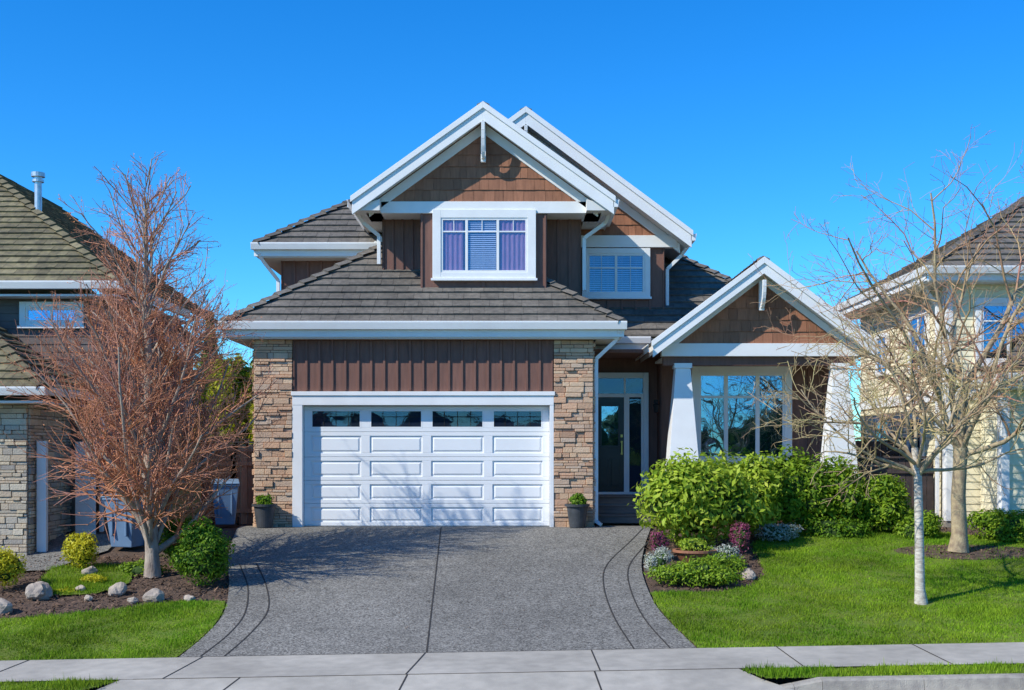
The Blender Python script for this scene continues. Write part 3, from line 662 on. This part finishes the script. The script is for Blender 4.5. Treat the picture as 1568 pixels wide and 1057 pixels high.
tiles(sd,(9.5,.43,.2),(0,-1,0),(0,0,1),[(0,0),(1.08,0),(1.08,2.5),(0,2.5)],course=.15,tw=40,th=.022,jit=0)
wt.box(9.45,9.6,-.72,-.64,.1,2.7); wt.box(9.43,9.5,-.64,-.54,.1,2.7); wl.box(9.5,20,-.65,.43,-.2,2.7)
fb=B(); fb.box(8.8,20,.46,6.6,-.2,.14);fb.box(9.45,20,-.68,.4,-.2,.19); fb.build('foundation',M['kerb'],nr)
window(9.5,10.6,3.35,4.5,.47,.12,[10.05],[4.15],gl2,trimw=wt)
def sidewin(y0,y1,z0,z1):
    X_=8.83
    wt.box(X_-.08,X_,y0-.1,y1+.1,z1,z1+.1);wt.box(X_-.08,X_,y0-.1,y1+.1,z0-.1,z0);wt.box(X_-.08,X_,y0-.1,y0,z0,z1);wt.box(X_-.08,X_,y1,y1+.1,z0,z1)
    ymid=(y0+y1)/2; wt.box(X_-.06,X_,ymid-.03,ymid+.03,z0,z1); dk.box(X_-.03,X_,y0,y1,z0,z1); gl2.box(X_-.045,X_-.042,y0,y1,z0,z1)
sidewin(1.6,2.6,3.3,4.4);sidewin(4.3,5.0,3.4,4.2);sidewin(1.9,2.7,1.2,2.2);sidewin(4.2,5.2,1.2,2.2)
for a,b_ in (((8.3,.5,4.9),(8.72,.75,4.5)),((8.72,.75,4.5),(8.72,.75,.2))): wt.beam(a,b_,.07)
wl.build('walls',M['cream'],nr);sd.build('lap_siding',M['cream'],nr,fix=False);rf.build('roof_tiles',M['roof'],nr,fix=False)
wt.build('white_trim',M['white'],nr,bevel=.005);sf.build('soffits',M['soffit'],nr)
dk.build('window_interiors',M['dark'],nr);gl2.build('window_glass',M['glass2'],nr)
# ------------------------------------------------------------------ fences
def fence(name,pts,z0,z1,m,bw=.14,cap=True):
    b=B()
    for (xa,ya),(xb,yb) in zip(pts[:-1],pts[1:]):
        L=math.hypot(xb-xa,yb-ya);n=int(L/bw);dx,dy=(xb-xa)/L,(yb-ya)/L
        for i in range(n):
            t=(i+.5)*L/n; x=xa+dx*t;y=ya+dy*t; w=L/n/2-.006; k=random.uniform(-.012,.012)
            q=[(x-dx*w-dy*.01,y-dy*w+dx*.01),(x+dx*w-dy*.01,y+dy*w+dx*.01),(x+dx*w+dy*.01,y+dy*w-dx*.01),(x-dx*w+dy*.01,y-dy*w-dx*.01)]
            b.add([(a,c,z0) for a,c in q]+[(a,c,z1+k) for a,c in q],[(0,3,2,1),(4,5,6,7)]+[(i_,(i_+1)%4,(i_+1)%4+4,i_+4) for i_ in range(4)])
        b.beam((xa,ya,z1+.04),(xb,yb,z1+.04),.12,.04); b.beam((xa,ya-.03,z1-.25),(xb,yb-.03,z1-.25),.04,.08);b.beam((xa,ya-.03,z0+.3),(xb,yb-.03,z0+.3),.04,.08)
        for t in np.arange(0,L+.01,1.2 if L>1.2 else L): 
            x=xa+dx*t;y=ya+dy*t; b.box(x-.05,x+.05,y-.06,y+.04,z0,z1+.14)
    return b.build(name,m)
fence('cedar_fence',[(-7.9,1.2),(-6.45,1.2),(-5.9,1.6),(-5.18,1.6)],-.05,1.5,M['fence'])
fence('cedar_fence',[(-6.9,2.6),(-6.9,9)],-.05,1.7,M['fence'])
lt=B()
for i in range(8): lt.box(-7.0,-6.48,.98,1.0,.98+.085*i,1.03+.085*i)
lt.box(-7.07,-7.0,.96,1.03,0,1.72);lt.box(-6.50,-6.43,.96,1.03,0,1.72);lt.box(-7.08,-6.42,.95,1.04,1.68,1.74)
for i in range(5): lt.box(-7.0,-6.5,.98,1.0,.05+.18*i,.21+.18*i)
lt.build('lattice_gate',M['lattice'])
fence('dark_fence',[(7.2,2.8),(8.75,2.8)],-.05,1.75,M['fence2'])
fence('dark_fence',[(7.1,.9),(8.7,.9)],-.05,1.35,M['fence2'])
# ------------------------------------------------------------------ plants
def leaves(P,Nn,size,elong=1.8):
    n=len(P); R=rng.normal(size=(n,3)); Nn=Nn+R*.55; Nn/=np.linalg.norm(Nn,axis=1,keepdims=True)
    T=np.cross(Nn,rng.normal(size=(n,3)));T/=np.linalg.norm(T,axis=1,keepdims=True);Bt=np.cross(Nn,T)
    s=rng.uniform(.6,1.25,(n,1))*size
    V=np.empty((n,4,3)); V[:,0]=P-T*s*elong;V[:,1]=P+Bt*s*.7+Nn*s*.15;V[:,2]=P+T*s*elong;V[:,3]=P-Bt*s*.7+Nn*s*.15
    return V.reshape(-1,3),np.arange(4*n).reshape(-1,4)
def shrub(name,c,r,n,size,m,lobes=16,lobr=(.32,.5),core='core',elong=1.8,parent=None,spread=.72,ground=True):
    c=np.array(c,float);r=np.array(r,float)
    par=parent or empty(name,tuple(c))
    d=rng.normal(size=(lobes,3)); d/=np.linalg.norm(d,axis=1,keepdims=True); d[:,2]=np.where(d[:,2]<-.35,-d[:,2],d[:,2])
    C=d*rng.uniform(spread*.7,spread*1.06,(lobes,1)); LR_=rng.uniform(*lobr,lobes)
    idx=rng.integers(0,lobes,n); u=rng.normal(size=(n,3));u/=np.linalg.norm(u,axis=1,keepdims=True)
    rad=rng.uniform(.55,1.15,(n,1)); P=(C[idx]+u*LR_[idx][:,None]*rad)
    e=n//5; ue=rng.normal(size=(e,3));ue/=np.linalg.norm(ue,axis=1,keepdims=True); P=np.concatenate([P,ue*rng.uniform(.55,.8,(e,1))]); u=np.concatenate([u,ue])
    P=P*r+c; N_=u.copy(); N_[:,2]+=.35
    k=P[:,2]>np.array(H(P[:,0],P[:,1]))+.01
    V,F=leaves(P[k],N_[k],size,elong); fast('leaves',V,F,m,par)
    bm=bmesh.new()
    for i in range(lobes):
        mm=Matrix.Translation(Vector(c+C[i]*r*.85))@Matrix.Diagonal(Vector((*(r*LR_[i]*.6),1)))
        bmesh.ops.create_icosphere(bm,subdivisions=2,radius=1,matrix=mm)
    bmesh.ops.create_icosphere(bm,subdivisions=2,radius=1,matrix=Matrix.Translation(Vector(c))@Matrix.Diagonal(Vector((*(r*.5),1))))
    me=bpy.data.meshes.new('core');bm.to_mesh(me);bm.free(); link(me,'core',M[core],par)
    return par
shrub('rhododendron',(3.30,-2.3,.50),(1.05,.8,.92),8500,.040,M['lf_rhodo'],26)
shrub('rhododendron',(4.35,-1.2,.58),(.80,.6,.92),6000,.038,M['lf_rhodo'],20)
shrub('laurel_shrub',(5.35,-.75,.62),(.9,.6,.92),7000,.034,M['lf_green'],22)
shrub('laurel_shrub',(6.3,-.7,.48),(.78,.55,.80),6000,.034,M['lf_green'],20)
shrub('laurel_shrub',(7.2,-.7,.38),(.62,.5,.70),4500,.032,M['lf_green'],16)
shrub('low_juniper',(2.95,-4.6,-.52),(.80,.42,.30),4600,.018,M['lf_green'],16,spread=.8)
shrub('low_juniper',(3.45,-4.2,-.45),(.45,.4,.28),1900,.018,M['lf_green'],10)
shrub('white_alyssum',(3.55,-3.6,-.30),(.42,.3,.24),1600,.014,M['lf_white'],10)
shrub('white_alyssum',(2.45,-3.8,-.35),(.28,.4,.28),1400,.014,M['lf_white'],10)
shrub('white_alyssum',(4.9,-1.6,-.02),(.55,.22,.2),1500,.016,M['lf_white'],10)
shrub('pink_heather',(2.55,-3.0,-.08),(.19,.2,.24),1000,.016,M['lf_pink'],8)
shrub('pink_heather',(3.98,-3.0,-.02),(.21,.22,.32),1200,.016,M['lf_pink'],8)
shrub('low_green_shrub',(6.2,-1.15,-.02),(.9,.3,.28),2800,.022,M['lf_box'],12)
shrub('low_hedge',(9.3,-1.5,.05),(.9,.4,.45),4600,.024,M['lf_green'],16)
shrub('low_hedge',(7.6,-1.3,.0),(.45,.35,.40),2600,.022,M['lf_green'],12)
shrub('low_hedge',(10.8,-1.7,.05),(.9,.4,.42),3600,.024,M['lf_hedge'],14)
shrub('boxwood_shrub',(-5.55,-3.3,-.10),(.54,.45,.54),6000,.020,M['lf_box'],20,(.3,.42))
shrub('boxwood_shrub',(-4.98,-4.55,-.18),(.50,.42,.62),6500,.020,M['lf_box'],20,(.3,.42))
shrub('golden_shrub',(-7.35,-3.35,-.25),(.36,.3,.36),3200,.017,M['lf_gold'],14,(.35,.5))
shrub('golden_shrub',(-8.15,-4.6,-.40),(.34,.3,.36),3200,.017,M['lf_gold'],14,(.35,.5))
shrub('golden_shrub',(-6.85,-4.2,-.62),(.3,.2,.12),900,.017,M['lf_gold'],8)
shrub('groundcover_plant',(-7.2,-4.6,-.78),(.4,.25,.13),1200,.017,M['lf_gold'],8)
shrub('groundcover_plant',(-6.2,-3.7,-.5),(.4,.3,.2),1400,.018,M['lf_green'],8)
shrub('cedar_hedge',(-8.6,13,2.2),(1.0,.8,2.6),9500,.06,M['lf_hedge'],44,(.16,.30),core='corebr')
shrub('cedar_hedge',(-10.2,13.3,2.1),(1.05,.8,2.5),9500,.06,M['lf_hedge'],44,(.16,.30),core='corebr')
shrub('cedar_hedge',(-7.1,12.4,1.9),(.9,.8,2.3),7500,.06,M['lf_hedge'],36,(.16,.30),core='corebr')
def conifer(name,x,y,h,r):
    par=empty(name,(x,y,0)); n=7000; t=rng.random(n)**.8; 
    a=rng.uniform(0,6.28,n); tier=(1-((t*14)%1)*.35); rr=r*(1-t)*tier*rng.uniform(.35,1.05,n)*(1+.2*np.sin(a*3+t*20))
    P=np.stack([x+rr*np.cos(a),y+rr*np.sin(a),.6+t*(h-.6)-rr*.25],-1); N_=np.stack([np.cos(a),np.sin(a),np.full(n,.6)],-1)
    V,F=leaves(P,N_,.07,2.2); fast('foliage',V,F,M['lf_conif'],par)
    b=B(); b.lathe([(.18,0),(.12,h*.4),(.02,h)],(x,y,0),8); b.build('trunk',M['bark3'],par)
conifer('conifer_tree',-11.0,20,6.5,1.5);conifer('conifer_tree',-9.6,22,6.0,1.5);conifer('conifer_tree',-13.2,21,6.0,1.7)
# tree belt added across the street, behind the viewpoint, to darken the window reflections
tbx=[];tbn=[]; bmB=bmesh.new()
for i in range(34):
    cx=-52+i*3.15+random.uniform(-.8,.8); hh=random.uniform(4.6,6.4); cy=-47+random.uniform(-1.5,1.5); k=420
    u=rng.normal(size=(k,3));u/=np.linalg.norm(u,axis=1,keepdims=True)
    P=u*rng.uniform(.8,1.1,(k,1))*np.array([1.9,1.5,hh/2])+np.array([cx,cy,-1.3+hh/2]); tbx.append(P);tbn.append(u)
    bmesh.ops.create_icosphere(bmB,subdivisions=2,radius=1,matrix=Matrix.Translation((cx,cy,-1.3+hh/2))@Matrix.Diagonal((1.7,1.3,hh*.46,1)))
P=np.concatenate(tbx);V,F=leaves(P,np.concatenate(tbn),.16,1.6); belt=fast('added_tree_belt',V,F,M['lf_conif'])
me=bpy.data.meshes.new('belt_core');bmB.to_mesh(me);bmB.free();link(me,'belt_core',M['core'],belt)
# ------------------------------------------------------------------ bare trees
class TB:
    def __init__(s): s.A=[[],[],[]];s.F=[[],[],[]]; s.buds=[]
    def tube(s,pts,rs,k,lay):
        V=s.A[lay];F=s.F[lay];base=len(V)
        u=None
        for i,p in enumerate(pts):
            d=(pts[min(i+1,len(pts)-1)]-pts[max(i-1,0)]).normalized()
            u=(d.orthogonal() if u is None else (u-d*u.dot(d))).normalized(); w=d.cross(u)
            for j in range(k):
                a=2*math.pi*j/k; V.append(tuple(p+u*(rs[i]*math.cos(a))+w*(rs[i]*math.sin(a))))
        for i in range(len(pts)-1):
            for j in range(k): F.append((base+i*k+j,base+i*k+(j+1)%k,base+(i+1)*k+(j+1)%k,base+(i+1)*k+j))
def path(p,d,L,n,wob,trop):
    pts=[p.copy()];d=d.normalized()
    for i in range(n):
        d=(d+Vector((random.gauss(0,wob),random.gauss(0,wob),random.gauss(0,wob)))+Vector((0,0,trop))).normalized()
        p=p+d*(L/n); pts.append(p.copy())
    return pts
def branch(tb,p,d,L,r,lev,cfg):
    c=cfg[lev]; n=c['seg']; pts=path(p,d,L,n,c['wob'],c['trop']); rs=[max(r*(1-.75*i/n),c['rmin']) for i in range(n+1)]
    tb.tube(pts,rs,c['k'],c['lay'])
    if c.get('bud'):
        for q in pts[1:]:
            if random.random()<c['bud']: tb.buds.append(q+Vector((random.gauss(0,.02),random.gauss(0,.02),random.gauss(0,.02))))
    if lev+1<len(cfg):
        m=c['kids']; m=max(1,int(m*random.uniform(.8,1.2)*min(1.3,L/c['refL'])+.5))
        for i in range(m):
            t=c['t0']+(1-c['t0'])*(i+random.random())/m; t=min(t,.99); f=t*n;j=int(f);q=pts[j].lerp(pts[j+1],f-j)
            dd=(pts[j+1]-pts[j]).normalized(); side=dd.orthogonal().normalized(); side.rotate(Matrix.Rotation(random.uniform(0,6.283),3,dd))
            ang=math.radians(random.uniform(*c['ang'])); nd=dd*math.cos(ang)+side*math.sin(ang)
            LL=L*random.uniform(*c['lr'])*(1-.45*t); branch(tb,q,nd,LL,max(rs[j]*.6,.003),lev+1,cfg)
def finish(tb,name,loc,mats,budm=None,budsize=.012):
    par=empty(name,loc)
    for i,nm in enumerate(('trunk_and_limbs','branches','twigs')):
        if tb.A[i]:
            o=fast(nm,np.array(tb.A[i]),np.array(tb.F[i]),mats[i],par)
            if i==0: o.data.polygons.foreach_set('use_smooth',[True]*len(o.data.polygons))
    if tb.buds and budm:
        P=np.array([tuple(b) for b in tb.buds]); V,F=leaves(P,rng.normal(size=P.shape),budsize,1.4); fast('buds',V,F,budm,par)
    return par
random.seed(11)
tb=TB(); bx,by=-6.0,-3.85; bz=Hf(bx,by)-.03
cfg=[dict(),
 dict(seg=7,wob=.09,trop=.035,k=5,lay=0,rmin=.010,kids=12,refL=1.8,t0=.12,ang=(22,55),lr=(.32,.58)),
 dict(seg=4,wob=.11,trop=.04,k=3,lay=1,rmin=.006,kids=7,refL=.6,t0=.12,ang=(20,55),lr=(.38,.68)),
 dict(seg=3,wob=.10,trop=.05,k=3,lay=2,rmin=.0028,kids=0,refL=.3,t0=.1,ang=(20,50),lr=(.3,.6),bud=.45)]
trunk=path(Vector((bx,by,bz)),Vector((.0,0,1)),6.4,16,.025,.05)
rs=[.105*(1-i/16)**.8+.012 for i in range(17)]; rs[0]=.15
tb.tube(trunk,rs,9,0)
for i in range(72):
    t=.06+.93*(i/72); f=t*16;j=int(f);q=trunk[j].lerp(trunk[min(j+1,16)],f-j)
    a=i*2.399+random.uniform(-.4,.4); el=math.radians(random.uniform(30,50)+t*15)
    L=(2.5*(1-t)**.58+.5)*random.uniform(.75,1.1)*(1 if t>.2 else .85)
    branch(tb,q,Vector((math.cos(a)*math.cos(el),math.sin(a)*math.cos(el),math.sin(el))),L,max(.014,rs[j]*.44),1,cfg)
for a,L in ((.5,3.6),(2.6,3.5),(4.4,3.8)):
    branch(tb,trunk[1],Vector((math.cos(a)*.5,math.sin(a)*.5,1)),L,.048,1,cfg)
finish(tb,'bare_maple_tree',(bx,by,bz),[M['bark'],M['twig'],M['twig']],M['bud'],.011)
cfgR=[dict(),
 dict(seg=9,wob=.15,trop=.01,k=6,lay=0,rmin=.010,kids=8,refL=2,t0=.18,ang=(30,70),lr=(.40,.70)),
 dict(seg=6,wob=.18,trop=.02,k=4,lay=1,rmin=.006,kids=5,refL=.9,t0=.15,ang=(30,70),lr=(.38,.65)),
 dict(seg=4,wob=.18,trop=.02,k=3,lay=2,rmin=.004,kids=3,refL=.4,t0=.1,ang=(25,65),lr=(.4,.7)),
 dict(seg=3,wob=.17,trop=.02,k=3,lay=2,rmin=.0035,kids=0,refL=.3,t0=.1,ang=(20,50),lr=(.3,.6))]
random.seed(21)
tb=TB(); bx,by=6.12,-5.95; bz=Hf(bx,by)-.02
trunk=[Vector((bx,by,bz)),Vector((bx-.02,by,bz+.25)),Vector((bx-.03,by,bz+1.1)),Vector((bx-.05,by,bz+1.9)),Vector((bx-.10,by,bz+2.35))]
tk=TB(); tk.tube(trunk,[.105,.075,.065,.06,.05],10,0)
for az,el,L in ((180,40,2.3),(150,55,2.4),(10,36,2.5),(35,55,2.4),(-40,45,2.1),(215,30,2.1),(90,72,2.5),(270,55,1.8),(345,60,2.4),(200,65,2.3),(170,18,1.6),(0,15,1.8)):
    a=math.radians(az);e=math.radians(el); q=trunk[3].lerp(trunk[4],random.uniform(-.15,1))
    branch(tb,q,Vector((math.cos(a)*math.cos(e),math.sin(a)*math.cos(e)*.8,math.sin(e))),L,.032,1,cfgR)
pp=finish(tb,'young_cherry_tree',(bx,by,bz),[M['bark3'],M['twig2'],M['twig2']])
o=fast('pale_trunk',np.array(tk.A[0]),np.array(tk.F[0]),M['bark2'],pp); o.data.polygons.foreach_set('use_smooth',[True]*len(o.data.polygons))
tb=TB(); bx,by=7.95,-2.5; bz=Hf(bx,by)
trunk=[Vector((bx,by,bz)),Vector((bx+.02,by,bz+.3)),Vector((bx+.0,by,bz+1.0)),Vector((bx+.05,by,bz+1.85))]
tb.tube(trunk,[.19,.14,.125,.115],10,0)
for az,el,L,r in ((175,60,4.2,.06),(20,66,5.0,.07),(200,40,3.2,.05),(-10,42,3.4,.05),(120,68,4.8,.06),(-70,60,3.4,.045),(60,75,6.2,.07),(150,40,3.2,.045),(-30,70,4.6,.05),(190,70,4.6,.05)):
    a=math.radians(az);e=math.radians(el)
    branch(tb,trunk[3].lerp(trunk[2],random.uniform(0,.25)),Vector((math.cos(a)*math.cos(e),math.sin(a)*math.cos(e),math.sin(e))),L,r,1,cfgR)
finish(tb,'cherry_tree',(bx,by,bz),[M['bark3'],M['twig3'],M['twig3']])
# ------------------------------------------------------------------ rocks
def rock(x,y,r,sq=.7):
    bm=bmesh.new(); bmesh.ops.create_icosphere(bm,subdivisions=3,radius=1); o_=random.random()*50
    for v in bm.verts:
        k=1+.35*noise.noise(v.co*1.1+Vector((o_,0,0)))+.12*noise.noise(v.co*3+Vector((0,o_,0))); v.co=Vector((v.co.x*k*r,v.co.y*k*r*.8,v.co.z*k*r*sq))
    me=bpy.data.meshes.new('garden_rock');bm.to_mesh(me);bm.free(); ob=link(me,'garden_rock',M['rock'],None)
    ob.location=(x,y,Hf(x,y)+r*sq*.35); ob.rotation_euler=(0,0,random.random()*6)
for x,y,r in((-7.45,-5.0,.24),(-7.75,-5.75,.20),(-6.25,-4.85,.17),(-5.55,-5.25,.17),(-5.85,-5.35,.08),(-6.9,-4.7,.09),(-8.6,-5.4,.2),(-7.1,-3.7,.13),(-6.6,-5.2,.08),(3.85,-4.3,.15),(-5.0,-5.3,.09)): rock(x,y,r)
def pot(x,y,z,r,h,m,leafmat,name):
    p=empty(name,(x,y,z)); b=B(); b.lathe([(0,0),(r*.62,0),(r*.66,.02),(r*.9,h*.9),(r*1.06,h*.9),(r*1.08,h),(r*.95,h),(r*.9,h*.88),(0,h*.86)],(x,y,z),28)
    b.build('pot',m,p,smooth=False)
    shrub(name,(x,y,z+h*1.05),(r*.95,r*.95,r*.75),700,.02,leafmat,8,parent=p)
pot(-4.86,-.30,.01,.23,.47,M['pot'],M['lf_box'],'potted_plant');pot(1.28,-.30,.01,.23,.47,M['pot'],M['lf_box'],'potted_plant')
bp_=empty('terracotta_planter',(3.1,-3.55,-.45)); b=B()
z=Hf(3.1,-3.55); b.lathe([(0,0),(.16,0),(.2,.04),(.34,.22),(.38,.24),(.38,.28),(.33,.28),(.3,.22),(0,.22)],(3.1,-3.55,z+.02),28); b.build('bowl',M['terra'],bp_)
shrub('x',(3.1,-3.55,z+.34),(.3,.3,.16),900,.02,M['lf_rhodo'],8,parent=bp_)
def bin_(x,y,z,s,rot):
    p=empty('wheelie_bin',(x,y,z)); R=Matrix.Translation((x,y,z))@Matrix.Rotation(rot,4,'Z')@Matrix.Scale(s,4)
    def T(b): b.v=[tuple(R@Vector(v)) for v in b.v]; return b
    b=B(); w0,w1=.21,.29; d0,d1=.22,.33
    b.add([(-w0,-d0,.05),(w0,-d0,.05),(w0,d0,.05),(-w0,d0,.05),(-w1,-d1,.93),(w1,-d1,.93),(w1,d1,.93),(-w1,d1,.93)],[(0,3,2,1),(4,5,6,7),(0,1,5,4),(1,2,6,5),(2,3,7,6),(3,0,4,7)])
    b.box(-.31,.31,-.35,.35,.90,.95); b.box(-.16,-.12,-.315,-.25,.25,.86) ; b.box(.12,.16,-.315,-.25,.25,.86)
    T(b).build('body',M['bin'],p,bevel=.015)
    b=B(); b.add([(-.32,-.37,.955),(.32,-.37,.955),(.32,.36,.955),(-.32,.36,.955),(-.31,-.36,.99),(.31,-.36,.99),(.28,.34,1.06),(-.28,.34,1.06)],[(0,3,2,1),(4,5,6,7),(0,1,5,4),(1,2,6,5),(2,3,7,6),(3,0,4,7)])
    b.box(-.26,.26,.40,.44,.93,.97); b.box(-.26,-.22,.3,.42,.93,.97);b.box(.22,.26,.3,.42,.93,.97)
    T(b).build('lid',M['binlid'],p,bevel=.012)
    b=B()
    for sx in(-1,1):
        k=16; vs=[(sx*(.25+o),.27+.1*math.cos(2*math.pi*i/k),.10+.1*math.sin(2*math.pi*i/k)) for o in(0,.05) for i in range(k)]
        b.add(vs,[tuple(range(k)),tuple(range(2*k-1,k-1,-1))]+[(i,(i+1)%k,(i+1)%k+k,i+k) for i in range(k)])
    T(b).build('wheels',M['rubber'],p)
bin_(-5.78,.35,0,.90,math.radians(12)); bin_(-7.0,-2.0,Hf(-7.05,-2.0)-.02,1.0,math.radians(-14))
# ------------------------------------------------------------------ light, sky
Ld=Vector((1,.60,-.95)).normalized()
sl=bpy.data.lights.new('sun','SUN'); sl.energy=5.0; sl.angle=math.radians(.5); sl.color=(1,.96,.86)
so=bpy.data.objects.new('sun',sl); so.rotation_euler=Ld.to_track_quat('-Z','Y').to_euler(); so.location=(-20,-20,30); COL.objects.link(so)
w=bpy.data.worlds.new('World'); sc.world=w; w.use_nodes=True; nt=w.node_tree; bg=nt.nodes['Background']
sky=nt.nodes.new('ShaderNodeTexSky'); sky.sky_type='NISHITA'; sky.sun_disc=False
sky.sun_elevation=math.asin(-Ld.z); sky.sun_rotation=math.atan2(-Ld.x,-Ld.y)%(2*math.pi)
sky.air_density=1.0; sky.dust_density=.1; sky.ozone_density=3.0; sky.altitude=800
hs=nt.nodes.new('ShaderNodeHueSaturation'); hs.inputs['Saturation'].default_value=1.38; nt.links.new(sky.outputs[0],hs.inputs['Color'])
mx=nt.nodes.new('ShaderNodeMixRGB'); mx.blend_type='MULTIPLY'; mx.inputs[0].default_value=1; mx.inputs[2].default_value=(.62,1.36,1.72,1)
nt.links.new(hs.outputs[0],mx.inputs[1]); nt.links.new(mx.outputs[0],bg.inputs['Color']); bg.inputs['Strength'].default_value=.13
# ------------------------------------------------------------------ camera
cd=bpy.data.cameras.new('camera'); co=bpy.data.objects.new('camera',cd); COL.objects.link(co)
co.location=(0,-24,1.53); co.rotation_euler=(math.radians(90),0,0); cd.sensor_width=36; cd.lens=36*1848/1568; cd.shift_y=.103; cd.clip_end=3000
sc.camera=co
